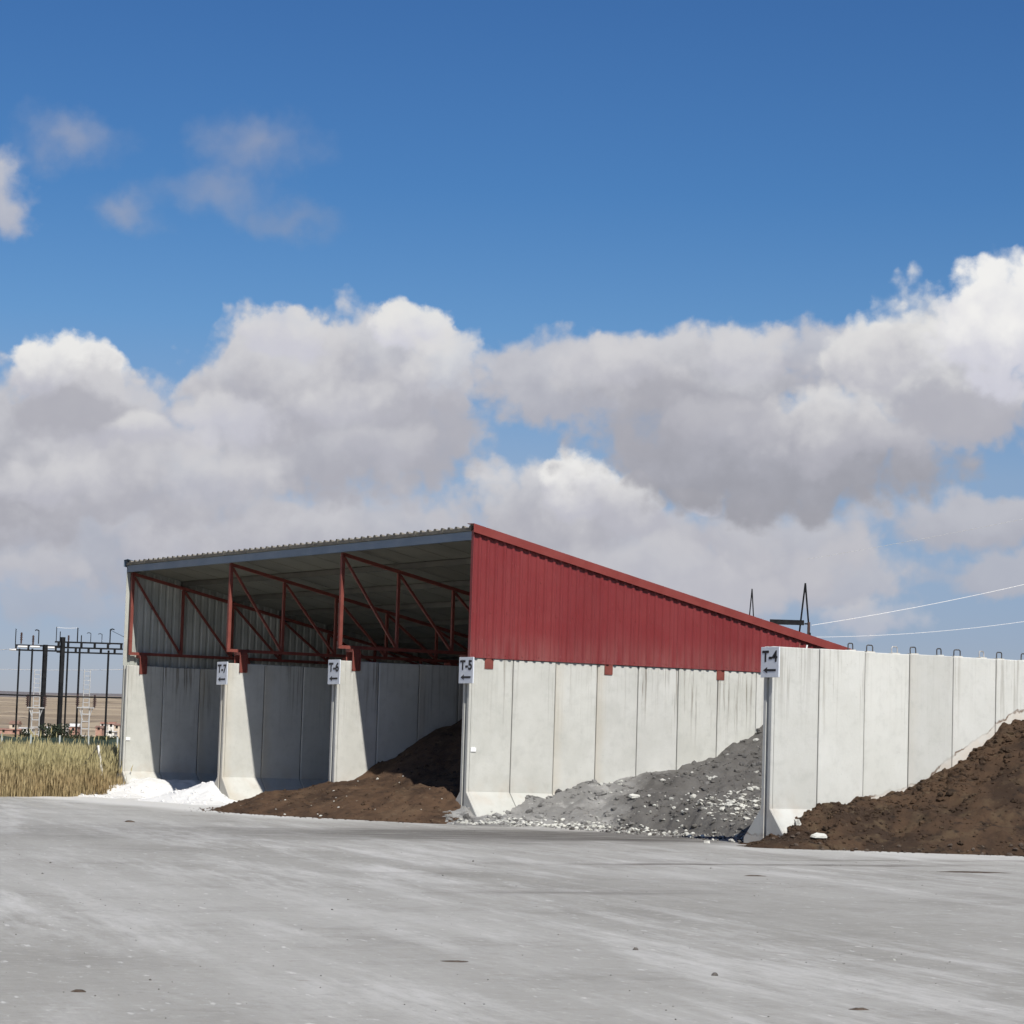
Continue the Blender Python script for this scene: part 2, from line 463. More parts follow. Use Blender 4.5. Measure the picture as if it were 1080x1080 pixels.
M['red_trim'] = worn('red_flashing', (0.185, 0.032, 0.026), (0.21, 0.042, 0.035), 2.0, 0.42, 0, 0.45)

def yard():
    m, nt, b = material('yard_concrete', 0.85, 0, 0.25)
    p = pos(nt)
    s = node(nt, 'ShaderNodeSeparateXYZ', {0: p})
    X, Y = s.outputs[0], s.outputs[1]
    rv = node(nt, 'ShaderNodeVectorRotate', {'Vector': p, 'Angle': 1.83}, rotation_type='Z_AXIS').outputs[0]
    big = noise(nt, scaled(nt, rv, (0.22, 0.06, 1)), 1.0, 6.0, 0.62)
    c = mixc(nt, maprange(nt, big, 0.32, 0.68, 0, 1), (0.315, 0.308, 0.286), (0.41, 0.404, 0.384))
    mid = noise(nt, scaled(nt, p, (0.5, 0.35, 1)), 1.0, 9.0, 0.74)
    c = mixc(nt, maprange(nt, mid, 0.46, 0.70, 0, 0.62), c, (0.235, 0.227, 0.208))
    # wheel-swept streaks along the bays' fronts
    st = noise(nt, scaled(nt, p, (1.6, 0.22, 1)), 1.0, 6.0, 0.74)
    c = mixc(nt, maprange(nt, st, 0.54, 0.78, 0, 0.38), c, (0.20, 0.19, 0.172))
    # chalky scuffs and spilt powder swept across the yard
    st2 = noise(nt, scaled(nt, rv, (1.3, 0.17, 1)), 1.0, 8.0, 0.78)
    where = maprange(nt, noise(nt, scaled(nt, rv, (0.2, 0.05, 1), (4, 0, 0)), 1.0, 3.0), 0.36, 0.58, 0.1, 1.0)
    c = mixc(nt, math_n(nt, 'MULTIPLY', maprange(nt, st2, 0.44, 0.66, 0, 0.95), where), c, (0.53, 0.525, 0.51))
    fine = noise(nt, p, 7.0, 6.0, 0.8)
    c = mixc(nt, maprange(nt, fine, 0.52, 0.74, 0, 0.5), c, (0.21, 0.20, 0.185))
    c = mixc(nt, maprange(nt, fine, 0.46, 0.30, 0, 0.6), c, (0.54, 0.533, 0.51))
    c = mixc(nt, maprange(nt, noise(nt, scaled(nt, rv, (9.0, 2.5, 1)), 1.0, 3.0, 0.6), 0.64, 0.72, 0, 0.75), c, (0.62, 0.615, 0.60))
    c = mixc(nt, maprange(nt, noise(nt, p, 16.0, 3.0, 0.6), 0.68, 0.75, 0, 0.55), c, (0.15, 0.142, 0.13))
    # small brownish stains
    sp = maprange(nt, noise(nt, scaled(nt, p, (1.5, 0.9, 1), (7, 3, 0)), 1.0, 7.0, 0.72), 0.62, 0.74, 0, 0.6)
    c = mixc(nt, sp, c, (0.17, 0.145, 0.115))
    # dirt carried out of the bays by the loader: a band in front of them
    wob = math_n(nt, 'MULTIPLY_ADD', noise(nt, scaled(nt, p, (0.35, 0.3, 1)), 1.0, 5.0, 0.65), 5.0, -2.5)
    bx = math_n(nt, 'ABSOLUTE', math_n(nt, 'ADD', math_n(nt, 'ADD', X, -5.9), wob))
    band = math_n(nt, 'MULTIPLY', maprange(nt, bx, 1.0, 3.7, 1.0, 0.0), maprange(nt, Y, -11.0, -2.0, 0.22, 1.0))
    grain = maprange(nt, noise(nt, scaled(nt, p, (3.0, 0.35, 1)), 1.0, 7.0, 0.76), 0.34, 0.56, 0.25, 1.0)
    c = mixc(nt, math_n(nt, 'MULTIPLY', math_n(nt, 'MULTIPLY', band, grain), 0.95), c, (0.105, 0.098, 0.088))
    # thinner dark tracks further out
    for x0, w, y0, y1, a in ((14.9, 0.16, -8.5, 1.0, 0.85), (13.7, 0.12, -4, 6, 0.5), (16.9, 0.16, -12.5, -9.5, 0.8), (20.5, .2, -14, -8, .45)):
        wb = math_n(nt, 'MULTIPLY_ADD', noise(nt, scaled(nt, p, (0.5, 0.5, 1)), 1.0, 4.0), 1.2, -0.6 - x0)
        dx = math_n(nt, 'ABSOLUTE', math_n(nt, 'ADD', X, wb))
        k = math_n(nt, 'MULTIPLY', maprange(nt, dx, w * 0.5, w * 2.4, a, 0.0),
                   math_n(nt, 'MULTIPLY', maprange(nt, Y, y0, y0 + 2.5, 0, 1), maprange(nt, Y, y1 - 3, y1, 1, 0)))
        k = math_n(nt, 'MULTIPLY', k, maprange(nt, noise(nt, scaled(nt, p, (3.0, 0.5, 1)), 1.0, 6.0, 0.75), 0.35, 0.62, 0.1, 1))
        c = mixc(nt, k, c, (0.10, 0.085, 0.075))
    # white powder trodden out of the left bay, thinning along the bays' fronts
    py = math_n(nt, 'ADD', Y, math_n(nt, 'MULTIPLY', wob, 0.35))
    powder = math_n(nt, 'MULTIPLY', maprange(nt, math_n(nt, 'ABSOLUTE', math_n(nt, 'ADD', py, 1.9)), 0.8, 2.2, 1.0, 0.0), maprange(nt, X, -4.5, 2.0, 0.9, 0.0))
    c = mixc(nt, powder, c, (0.66, 0.66, 0.65))
    pr = math_n(nt, 'MULTIPLY', maprange(nt, math_n(nt, 'ABSOLUTE', math_n(nt, 'ADD', X, math_n(nt, 'ADD', math_n(nt, 'MULTIPLY', Y, -0.35), -11.6))), 0.7, 2.0, 1.0, 0.0), maprange(nt, Y, -2.0, 1.0, 0.0, 0.6))
    c = mixc(nt, pr, c, (0.56, 0.56, 0.55))
    bay = math_n(nt, 'MULTIPLY', maprange(nt, Y, 0.4, 1.6, 0.0, 0.8), maprange(nt, X, -11.2, -10.4, 0.0, 1.0))  # dirty floor, coloured darker still to deepen the shade inside the covered bays
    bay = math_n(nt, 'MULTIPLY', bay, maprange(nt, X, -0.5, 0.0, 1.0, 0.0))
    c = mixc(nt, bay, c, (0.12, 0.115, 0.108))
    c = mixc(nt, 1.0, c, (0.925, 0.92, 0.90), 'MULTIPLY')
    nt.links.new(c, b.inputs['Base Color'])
    bump(nt, b, math_n(nt, 'ADD', fine, math_n(nt, 'MULTIPLY', st, 0.8)), 0.5, 0.012)
    return m
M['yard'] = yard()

def heap_mat(name, tones, scale, rough=0.95, bump_s=0.6, bump_d=0.03):
    """tones: colour, then (colour, noise scale, lo, hi, strength) ..."""
    m, nt, b = material(name, rough, 0, 0.1)
    p = pos(nt)
    c = tones[0]
    for i, (t, s, lo, hi, a) in enumerate(tones[1:]):
        v = scaled(nt, p, (1, 1, 1.3), (i * 13.7, i * 5.1, i * 3.3))
        c = mixc(nt, maprange(nt, noise(nt, v, s, 6.0, 0.62), lo, hi, 0, a), c, t)
    nt.links.new(c, b.inputs['Base Color'])
    bump(nt, b, noise(nt, p, scale, 8.0, 0.7), bump_s, bump_d)
    return m
M['soil'] = heap_mat('brown_compost', [(0.092, 0.057, 0.036), ((0.054, 0.035, 0.024), 1.2, 0.4, 0.62, 0.9), ((0.125, 0.083, 0.052), 0.8, 0.5, 0.7, 0.7),
                                       ((0.15, 0.115, 0.075), 7.0, 0.58, 0.75, 0.7), ((0.028, 0.02, 0.015), 4.0, 0.56, 0.7, 0.8)], 26)
M['soil_dark'] = heap_mat('dark_compost', [(0.070, 0.044, 0.028), ((0.038, 0.0255, 0.0185), 0.9, 0.42, 0.6, 0.9), ((0.092, 0.066, 0.041), 2.2, 0.5, 0.68, 0.7),
                                           ((0.13, 0.10, 0.062), 8.0, 0.6, 0.74, 0.6), ((0.022, 0.017, 0.014), 3.2, 0.54, 0.68, 0.85)], 22)
M['clod'] = heap_mat('soil_clod', [(0.07, 0.046, 0.03), ((0.04, 0.028, 0.02), 1.3, 0.4, 0.6, 0.9), ((0.12, 0.09, 0.058), 2.0, 0.55, 0.7, 0.8)], 30)
M['ash'] = heap_mat('grey_ash', [(0.27, 0.266, 0.252), ((0.19, 0.187, 0.178), 0.55, 0.42, 0.56, 0.9), ((0.33, 0.326, 0.31), 1.6, 0.5, 0.66, 0.8),
                                 ((0.42, 0.42, 0.39), 7.0, 0.6, 0.7, 0.7), ((0.05, 0.048, 0.046), 3.0, 0.57, 0.7, 0.8)], 24)
ant = M['ash'].node_tree
abs_ = ant.nodes['Principled BSDF']
old = abs_.inputs['Base Color'].links[0].from_socket
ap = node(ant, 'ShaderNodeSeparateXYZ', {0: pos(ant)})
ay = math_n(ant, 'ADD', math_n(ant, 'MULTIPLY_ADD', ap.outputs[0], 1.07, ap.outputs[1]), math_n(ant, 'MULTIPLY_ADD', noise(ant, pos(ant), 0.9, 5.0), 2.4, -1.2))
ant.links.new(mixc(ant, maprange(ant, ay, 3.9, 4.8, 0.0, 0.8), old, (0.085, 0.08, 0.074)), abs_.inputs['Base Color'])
M['ash_chunk'] = heap_mat('grey_slag_lump', [(0.2, 0.195, 0.185), ((0.09, 0.088, 0.085), 1.4, 0.4, 0.55, 0.9), ((0.5, 0.5, 0.46), 1.1, 0.52, 0.6, 0.9)], 30)
M['white_chunk'] = heap_mat('white_crust', [(0.60, 0.60, 0.55), ((0.38, 0.37, 0.33), 3.0, 0.45, 0.65, 0.8)], 30)
M['lime'] = heap_mat('white_lime', [(0.70, 0.70, 0.69), ((0.60, 0.60, 0.585), 1.4, 0.5, 0.7, 0.8), ((0.42, 0.39, 0.35), 4.0, 0.62, 0.74, 0.6)], 18, bump_s=0.6)
M['stone'] = worn('dark_stone', (0.06, 0.055, 0.05), (0.12, 0.11, 0.1), 20, 0.9)
M['dung'] = worn('dropped_soil', (0.06, 0.045, 0.035), (0.11, 0.085, 0.065), 12, 0.95)

# ------------------------------------------------------------------ ground
def struct(o):
    o['kind'] = 'structure'
    return o

def land():
    m, nt, b = material('dry_land', 0.95, 0, 0.1)
    p = pos(nt)
    c = mixc(nt, maprange(nt, noise(nt, p, 0.02, 6.0), 0.35, 0.65, 0, 1), (0.22, 0.165, 0.09), (0.30, 0.235, 0.135))
    c = mixc(nt, maprange(nt, noise(nt, p, 0.8, 5.0), 0.45, 0.7, 0, 0.7), c, (0.13, 0.10, 0.055))
    nt.links.new(c, b.inputs['Base Color'])
    return m
M['land'] = land()
terrain = MB()
S = 9000
terrain.add([(-S, -S, -0.06), (S, -S, -0.06), (S, S, -0.06), (-S, S, -0.06)], [(0, 1, 2, 3)])
struct(terrain.build('ground', M['land']))
yd = MB()
ring = [(-17.6, 1.6), (-15.6, -0.9), (-13.9, -4.2), (-11.0, -10.5), (-6, -24), (10, -60), (95, -60), (95, 60), (30, 60), (30, 14), (-17.6, 14)]
n = len(ring)
yd.add([(x, y, 0.0) for x, y in ring] + [(x, y, -0.3) for x, y in ring],
       [tuple(range(n))] + [(i, i + n, (i + 1) % n + n, (i + 1) % n) for i in range(n)])
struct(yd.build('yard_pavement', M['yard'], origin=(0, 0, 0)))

# ------------------------------------------------------------------ bay walls of precast panels
TH = 0.25
def panel_profile(h, z0=-0.08):
    t = TH / 2
    return [(-t - 0.46, z0), (t + 0.46, z0), (t + 0.46, 0.11), (t, 0.61), (t, h - 0.012), (t - 0.012, h), (-t + 0.012, h), (-t, h - 0.012), (-t, 0.61), (-t - 0.46, 0.11)]

def panel_mesh(h, mat, end=False):
    b = MB()
    W = 0.982
    pr = panel_profile(h)
    y0 = 0.009
    # chamfered edges: the ends are set back a little around the rim
    cx = 0.014
    inner = [(x * (1 - 0.10) if abs(x) <= TH / 2 + 1e-6 else x * 0.98, z - (0.012 if z > 1 else 0) + (0.0 if z > 0 else 0)) for x, z in pr]
    nv = len(pr)
    if not end:
        rings = [(inner, y0), (pr, y0 + cx), (pr, y0 + W - cx), (inner, y0 + W)]
    else:
        rings = [(pr, 0.048), (pr, y0 + W - cx), (inner, y0 + W)]
    vs = [(x, y, z) for ring_, y in rings for x, z in ring_]
    fs = []
    for k in range(len(rings) - 1):
        for i in range(nv):
            j = (i + 1) % nv
            fs.append((k * nv + i, (k + 1) * nv + i, (k + 1) * nv + j, k * nv + j))
    fs.append(tuple(range(nv)))
    fs.append(tuple(range(len(rings) * nv - 1, (len(rings) - 1) * nv - 1, -1)))
    b.add(vs, fs)
    if end:
        # the open groove in the last panel's edge, between two lips
        t = TH / 2
        e = 0.014
        rp = [(0.040, -0.08), (t + 0.46, -0.08), (t + 0.46, 0.11), (t, 0.61), (t, h - 0.012), (t - 0.012, h), (0.040, h)]
        rp2 = [(0.040, -0.08), (t + 0.46 - e, -0.08), (t + 0.46 - e, 0.10), (t - e, 0.605), (t - e, h - 0.02), (t - e - 0.01, h - 0.008), (0.040, h - 0.008)]
        lp = [(-x, z) for x, z in rp][::-1]
        lp2 = [(-x, z) for x, z in rp2][::-1]
        for a, a2 in ((rp, rp2), (lp, lp2)):
            k = len(a)
            vv = [(x, 0.0, z) for x, z in a2] + [(x, e, z) for x, z in a] + [(x, 0.055, z) for x, z in a]
            ff = [tuple(range(k))]
            for q in range(2):
                ff += [(q * k + i, (q + 1) * k + i, (q + 1) * k + (i + 1) % k, q * k + (i + 1) % k) for i in range(k)]
            b.add(vv, ff)
    me = b.mesh('panel', mat, (0, 0, 0))
    bm = bmesh.new(); bm.from_mesh(me)
    bmesh.ops.recalc_face_normals(bm, faces=bm.faces)
    bm.to_mesh(me); bm.free()
    return me

def loop_mesh():
    b = MB()
    pts = [(0, -.062, -.05), (0, -.062, .095), (0, -.056, .118), (0, -.040, .130), (0, .040, .130), (0, .056, .118), (0, .062, .095), (0, .062, -.05)]
    b.tube(pts, 0.011, 7)
    b.box(-0.05, 0.05, -0.085, 0.085, -0.01, 0.022, 1)
    return b

def make_wall(name, xr, y0, h, count, mat, label, tone=None, loops=None, axis='y'):
    """xr: x of the right-hand face; panels follow one another along +Y"""
    xc = xr - TH / 2
    w = thing(name, (xc, y0, 0), label, 'wall', 'precast bay walls')
    me_end, me = panel_mesh(h, mat, True), panel_mesh(h, mat, False)
    out = []
    for i in range(count):
        o = bpy.data.objects.new('panel', me_end if i == 0 else me)
        COL.objects.link(o)
        o.parent = w
        dx, dz = (0, 0) if i == 0 else (random.uniform(-0.006, 0.006), random.uniform(-0.010, 0.006))
        o.location = (dx, i * 1.0, dz)
        WL[o.name] = Vector((xc + dx, y0 + i, dz))
        g = (tone or {}).get(i, random.uniform(0.95, 1.03))
        o.color = (g, g, g * random.uniform(0.985, 1.005), 1)
        out.append(o)
    return w, out

X5, X6, X7, X8, X4 = 0.0, -5.364, -10.703, -16.216, 8.818
Y4 = 0.554
H5, H4 = 3.208, 3.314
w5, p5 = make_wall('bay_wall', X5, 0.0, H5, 12, M['wall'], 'long sunlit concrete wall of streaked panels under the red cladding, marked T-5', {0: 0.97, 1: 0.98, 2: 1.0, 3: 0.97, 4: 1.0, 5: 0.99, 6: 1.0, 7: 1.04})
w6, p6 = make_wall('bay_wall', X6, 0.0, H5, 12, M['wall'], 'concrete bay wall whose end stands behind the T-6 sign and brown compost')
w7, p7 = make_wall('bay_wall', X7, 0.0, H5, 12, M['wall'], 'concrete bay wall with T-7 sign, white powder heaped against its foot')
w8, p8 = make_wall('bay_wall', X8, 0.0, H5, 12, M['wall'], 'outermost left concrete bay wall beside the dry grass, without a sign')
w4, p4 = make_wall('bay_wall', X4, Y4, H4, 12, M['wall_new'], 'pale concrete wall with steel lifting loops on top, marked T-4', {0: 0.90, 1: 1.0, 2: 1.02, 3: 0.89, 4: 1.01, 5: 1.02})
# rear wall closing the bays
wb = thing('bay_wall', (-3.6, 12.55, 0), 'concrete rear wall closing off the bays behind the shed', 'wall', 'precast bay walls')
me_b = panel_mesh(H5, M['wall'], False)
for i in range(38):
    o = bpy.data.objects.new('panel', me_b)
    COL.objects.link(o)
    o.parent = wb
    o.rotation_euler = (0, 0, -math.pi / 2)
    o.location = (-13.2 + i, 0, 0)
# lifting loops
LB = loop_mesh()
lm = LB.mesh('lifting_loop', [M['dark_steel'], M['wall_new']], (0, 0, 0))
lm2 = LB.mesh('lifting_loop', [M['pale_steel'], M['wall_new']], (0, 0, 0))
for i in range(1, 12):
    for k, fy in enumerate((0.18, 0.76)):
        if (i, k) == (1, 0): continue
        o = bpy.data.objects.new('lifting_loop', lm2 if (i, k) in ((2, 1), (4, 1)) else lm)
        COL.objects.link(o)
        o.parent = p4[i]
        o.location = (random.uniform(-0.02, 0.02), fy, H4 - 0.004)
        o.rotation_euler = (random.uniform(-0.05, 0.05), random.uniform(-0.06, 0.06), random.uniform(-0.25, 0.25))
for fy, hh in ((0.64, 0.09), (0.80, 0.06)):
    b = MB()
    b.tube([(X4 - TH / 2, Y4 + fy, H4 - 0.03), (X4 - TH / 2 + 0.01, Y4 + fy + 0.01, H4 + hh)], 0.014, 6)
    b.build('cut_loop_stub', M['steel_red'] if fy < 0.7 else M['white_tag'], p4[0])
# small white plates screwed to two of the walls
for w_, xr, y, z, px in ((w5, X5, 0.12, 1.42, p5), (w8, X8, 0.10, 1.40, p8)):
    b = MB().box(xr - 0.002, xr + 0.022, y - 0.055, y + 0.065, z - 0.04, z + 0.045)
    o = b.build('identification_plate', M['white_tag'], w_)
    bevel_all(o, 0.006)

# ------------------------------------------------------------------ signs
def glyphs(text, w, h):
    cu = bpy.data.curves.new('t', 'FONT')
    cu.body = text
    cu.size = 1
    cu.offset = 0.012
    cu.extrude = 0.0
    o = bpy.data.objects.new('t', cu)
    COL.objects.link(o)
    dg = bpy.context.evaluated_depsgraph_get()
    me = bpy.data.meshes.new_from_object(o.evaluated_get(dg))
    bpy.data.objects.remove(o)
    a = np.array([v.co[:] for v in me.vertices])
    lo, hi = a.min(0), a.max(0)
    vs, fs = [], []
    # printed bold: the same strokes laid a little apart
    for k, (ox, oz) in enumerate([(0, 0)] + [(math.cos(t) * .011, math.sin(t) * .008) for t in [i * math.pi / 4 for i in range(8)]]):
        n0 = len(vs)
        vs += [((x - lo[0]) / (hi[0] - lo[0]) * w - w / 2 + ox * w / 0.82, -0.0003 * k, (y - lo[1]) / (hi[1] - lo[1]) * h + oz) for x, y, _ in a]
        fs += [tuple(i + n0 for i in p.vertices) for p in me.polygons]
    return vs, fs

def make_sign(num, x0, x1, y, z0, z1, where):
    t = thing('bay_sign', ((x0 + x1) / 2, y, z0), 'white sign reading T-%d over a left arrow, %s' % (num, where), 'sign', 'bay number signs')
    pl = MB().box(x0, x1, y - 0.012, y + 0.012, z0, z1).build('plate', M['sign'], t)
    bevel_all(pl, 0.004)
    for zb in (z0 + 0.06, z1 - 0.14):
        MB().box(x0 + 0.04, x0 + 0.22, y + 0.0125, y + 0.05, zb, zb + 0.06).build('fixing_bracket', M['galv'], t)
    cx = (x0 + x1) / 2
    W, H = x1 - x0, z1 - z0
    vs, fs = glyphs('T-%d' % num, W * 0.82, H * 0.35)
    MB().add([(cx + a, y - 0.014 + d, z1 - H * 0.13 - H * 0.35 + c) for a, d, c in vs], fs).build('lettering', M['black'], t)
    L, hs = W * 0.70, H * 0.035
    za = z0 + H * 0.235
    vs = [(cx - L / 2, za), (cx - L / 2 + L * 0.34, za - H * 0.11), (cx - L / 2 + L * 0.30, za - hs * 1.1), (cx + L / 2, za - hs * 1.1),
          (cx + L / 2, za + hs * 1.1), (cx - L / 2 + L * 0.30, za + hs * 1.1), (cx - L / 2 + L * 0.34, za + H * 0.11)]
    MB().add([(a, y - 0.016, c) for a, c in vs], [(0, 1, 2, 5, 6), (2, 3, 4, 5)]).build('arrow', M['black'], t)
make_sign(4, 8.57, 9.06, Y4 - 0.055, 2.79, 3.30, 'on the end of the nearest wall')
make_sign(5, -0.31, 0.22, -0.055, 2.70, 3.21, 'at the front edge of the red cladding')
make_sign(6, X6 - 0.32, X6 + 0.20, -0.055, 2.70, 3.22, 'above the brown compost heap')
make_sign(7, X7 - 0.34, X7 + 0.19, -0.055, 2.71, 3.23, 'the farthest to the left')

# ------------------------------------------------------------------ the shed: red mono-pitch roof carried on the walls
ROOF0, SLOPE = 5.775, 0.2117                  # top of the roof at the front eave
def roof_z(y): return ROOF0 - SLOPE * y
YE = 12.35
shed = thing('open_fronted_shed', (-8.2, 6.0, H5), 'red steel mono-pitch shed roof on open trusses standing on the concrete walls', 'shed')
POSTS = [0.09 + 1.385 * k for k in range(9)]
def chord_z(y): return roof_z(y) - 0.285
for xr in (X8, X7, X6, X5):
    xc = xr - TH / 2 + (0.05 if xr == X8 else 0.0)
    zb = 3.50
    b = MB()
    y1 = POSTS[-1]
    b.bar((xc, POSTS[0] - 0.03, chord_z(POSTS[0] - 0.03)), (xc, y1, chord_z(y1)), 0.07, 0.08)
    b.bar((xc, POSTS[0] - 0.035, zb), (xc, y1, zb), 0.07, 0.065)
    tr = b.build('truss', M['steel_red'], shed)
    for k, y in enumerate(POSTS):
        if chord_z(y) - zb < 0.18: break
        MB().bar((xc, y, zb + 0.033), (xc, y, chord_z(y) - 0.04), 0.075 if k == 0 else 0.06, 0.075 if k == 0 else 0.06).build('truss_post', M['steel_red'], tr)
        if k + 1 < len(POSTS) and chord_z(POSTS[k + 1]) - zb > 0.1:
            MB().bar((xc + 0.004, y + 0.04, chord_z(y) - 0.08), (xc + 0.004, POSTS[k + 1] - 0.03, zb + 0.05), 0.05).build('truss_diagonal', M['steel_red'], tr)
    for y in (0.42, 3.25, 6.05, 8.85, 11.6):
        c = MB()
        c.box(xr - TH - 0.03, xr + 0.012, y - 0.095, y + 0.095, 3.40, 3.465)                 # saddle
        c.box(xr + 0.003, xr + 0.013, y - 0.095, y + 0.095, 3.0, 3.398)                      # cheek on the right face
        c.box(xr + 0.0135, xr + 0.05 if xr != X5 else xr + 0.018, y - 0.097, y - 0.080, 3.01, 3.42)
        c.box(xr + 0.0135, xr + 0.05 if xr != X5 else xr + 0.018, y + 0.080, y + 0.097, 3.01, 3.42)
        c.box(xr - TH - 0.013, xr - TH - 0.003, y - 0.095, y + 0.095, 3.0, 3.398)            # and on the left
        c.build('wall_bracket', M['steel_red'], tr)

def ribs(p0, p1, pitch, pan, depth, side):
    """trapezoid profile points (u, offset) from p0 to p1"""
    pts, u = [], p0
    s = (pitch - pan) / 2
    pts.append((u, 0))
    while u < p1 - 1e-6:
        for du, o in ((pan, 0), (pan + s * 0.55, depth), (pan + s * 1.45, depth), (pitch, 0)):
            if u + du <= p1 + 1e-6:
                pts.append((u + du, o * side))
        u += pitch
    return pts

def cladding(x, side, y0, y1, zb, outer, inner, name):
    prof = ribs(y0, y1, 0.193, 0.105, 0.028, side)
    b = MB()
    n = len(prof)
    vs = []
    for th in (0.0, -0.004 * side):
        for u, o in prof:
            vs.append((x + o + th, u, zb))
            vs.append((x + o + th, u, roof_z(u) - 0.075))
    fo, fi = [], []
    for i in range(n - 1):
        a = (2 * i, 2 * i + 2, 2 * i + 3, 2 * i + 1)
        fo.append(a if side > 0 else a[::-1])
        c = tuple(2 * n + q for q in a)
        fi.append(c[::-1] if side > 0 else c)
    edge = [(0, 1, 2 * n + 1, 2 * n), (2 * n - 2, 4 * n - 2, 4 * n - 1, 2 * n - 1)]
    edge += [(2 * i, 2 * n + 2 * i, 2 * n + 2 * i + 2, 2 * i + 2) for i in range(n - 1)]
    b.add(vs, fo, 0)
    b.f += fi; b.m += [1] * len(fi)
    b.f += edge; b.m += [0] * len(edge)
    return b.build(name, [outer, inner], shed)
cladding(0.022, 1, -0.03, 12.1, 3.205, M['red'], M['liner'], 'side_cladding')
cladding(X8 - 0.195, -1, -0.03, 12.1, 3.205, M['red'], M['liner'], 'side_cladding')
# red corner trim on the near cladding
MB().box(-0.03, 0.056, -0.046, -0.0305, 3.215, roof_z(0) - 0.09).build('corner_trim', M['red'], shed)

sc_ = MB()
for k in range(62):
    y = -0.03 + 0.193 * k + 0.05
    for z in (3.27, 3.29 + .0, 4.1, 4.75, roof_z(y) - .19):
        if z == 3.29 or z > roof_z(y) - .17 or k % 2: continue
        sc_.box(0.0225, 0.032, y - .011, y + .011, z - .011, z + .011)
so_ = sc_.build('cladding_screws', M['red_trim'], shed)
so_['kind'] = 'stuff'

def gable_flashing(x, side, mat):
    b = MB()
    a, e = -0.08, YE
    xo, xi = x + 0.085 * side, x + 0.073 * side
    x2 = x - 0.16 * side
    pr = []
    for y in (a, e):
        z = roof_z(y)
        pr.append([(xo, y, z - 0.145), (xo, y, z + 0.022), (x2, y, z + 0.034), (x2, y, z + 0.022), (xi, y, z + 0.010), (xi, y, z - 0.145)])
    n = 6
    vs = pr[0] + pr[1]
    fs = [tuple(range(n)), tuple(range(2 * n - 1, n - 1, -1))] + [(i, i + n, (i + 1) % n + n, (i + 1) % n) for i in range(n)]
    o = b.add(vs, fs).build('gable_flashing', mat, shed)
    bm = bmesh.new(); bm.from_mesh(o.data)
    bmesh.ops.recalc_face_normals(bm, faces=bm.faces)
    bm.to_mesh(o.data); bm.free()
gable_flashing(0.022, 1, M['red_trim'])
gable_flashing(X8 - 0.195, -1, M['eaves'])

# the roof sheets: ribbed above, flat liner below, open at the front edge
def roof_sheet(x0, x1):
    prof = ribs(x0, x1, 0.275, 0.15, 0.045, 1)
    n = len(prof)
    b = MB()
    vs = []
    for y in (-0.06, YE):
        for u, o in prof: vs.append((u, y, roof_z(y) - 0.045 + o))
        for u, o in prof: vs.append((u, y, roof_z(y) - 0.105))
    top, bot, rim = [], [], []
    m2 = 2 * n
    for i in range(n - 1):
        top.append((i, i + 1, m2 + i + 1, m2 + i))
        bot.append((n + i, m2 + n + i, m2 + n + i + 1, n + i + 1))
        rim.append((i, n + i, n + i + 1, i + 1))
        rim.append((m2 + i, m2 + i + 1, m2 + n + i + 1, m2 + n + i))
    rim += [(0, m2, m2 + n, n), (n - 1, 2 * n - 1, m2 + 2 * n - 1, m2 + n - 1)]
    b.add(vs, top, 0)
    b.f += bot; b.m += [1] * len(bot)
    b.f += rim; b.m += [2] * len(rim)
    return b.build('roof_sheet', [M['roof_top'], M['soffit'], M['roof_edge']], shed)
xs = np.linspace(X8 - 0.17, -0.005, 16)
for i in range(15):
    roof_sheet(xs[i], xs[i + 1] - 0.004)
# purlins under the sheets, and the galvanised eaves beam
for k, y in enumerate(POSTS[1:] + [12.2]):
    z = roof_z(y) - 0.108
    c = MB()
    c.box(X8 - 0.16, -0.03, y - 0.03, y + 0.03, z - 0.13, z - 0.008)
    c.build('purlin', M['purlin'], shed)
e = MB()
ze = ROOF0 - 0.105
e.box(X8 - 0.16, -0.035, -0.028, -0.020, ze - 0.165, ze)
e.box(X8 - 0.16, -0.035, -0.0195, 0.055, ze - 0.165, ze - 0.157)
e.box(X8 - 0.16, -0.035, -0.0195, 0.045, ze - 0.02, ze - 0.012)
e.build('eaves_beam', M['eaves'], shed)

# ------------------------------------------------------------------ heaps of material in the bays
def tps(ctrl):
    c = np.array(ctrl, float)
    P, z = c[:, :2], c[:, 2]
    n = len(P)
    d = np.linalg.norm(P[:, None] - P[None], axis=2)
    K = np.where(d > 0, d * d * np.log(d + 1e-12), 0) + np.eye(n) * 0.02
    A = np.zeros((n + 3, n + 3))
    A[:n, :n] = K
    A[:n, n] = 1; A[:n, n + 1:] = P
    A[n, :n] = 1; A[n + 1:, :n] = P.T
    s = np.linalg.solve(A, np.concatenate([z, np.zeros(3)]))
    def f(x, y):
        q = np.stack([x, y], -1)
        d = np.linalg.norm(q[..., None, :] - P, axis=-1)
        k = np.where(d > 0, d * d * np.log(d + 1e-12), 0)
        return k @ s[:n] + s[n] + x * s[n + 1] + y * s[n + 2]
    return f

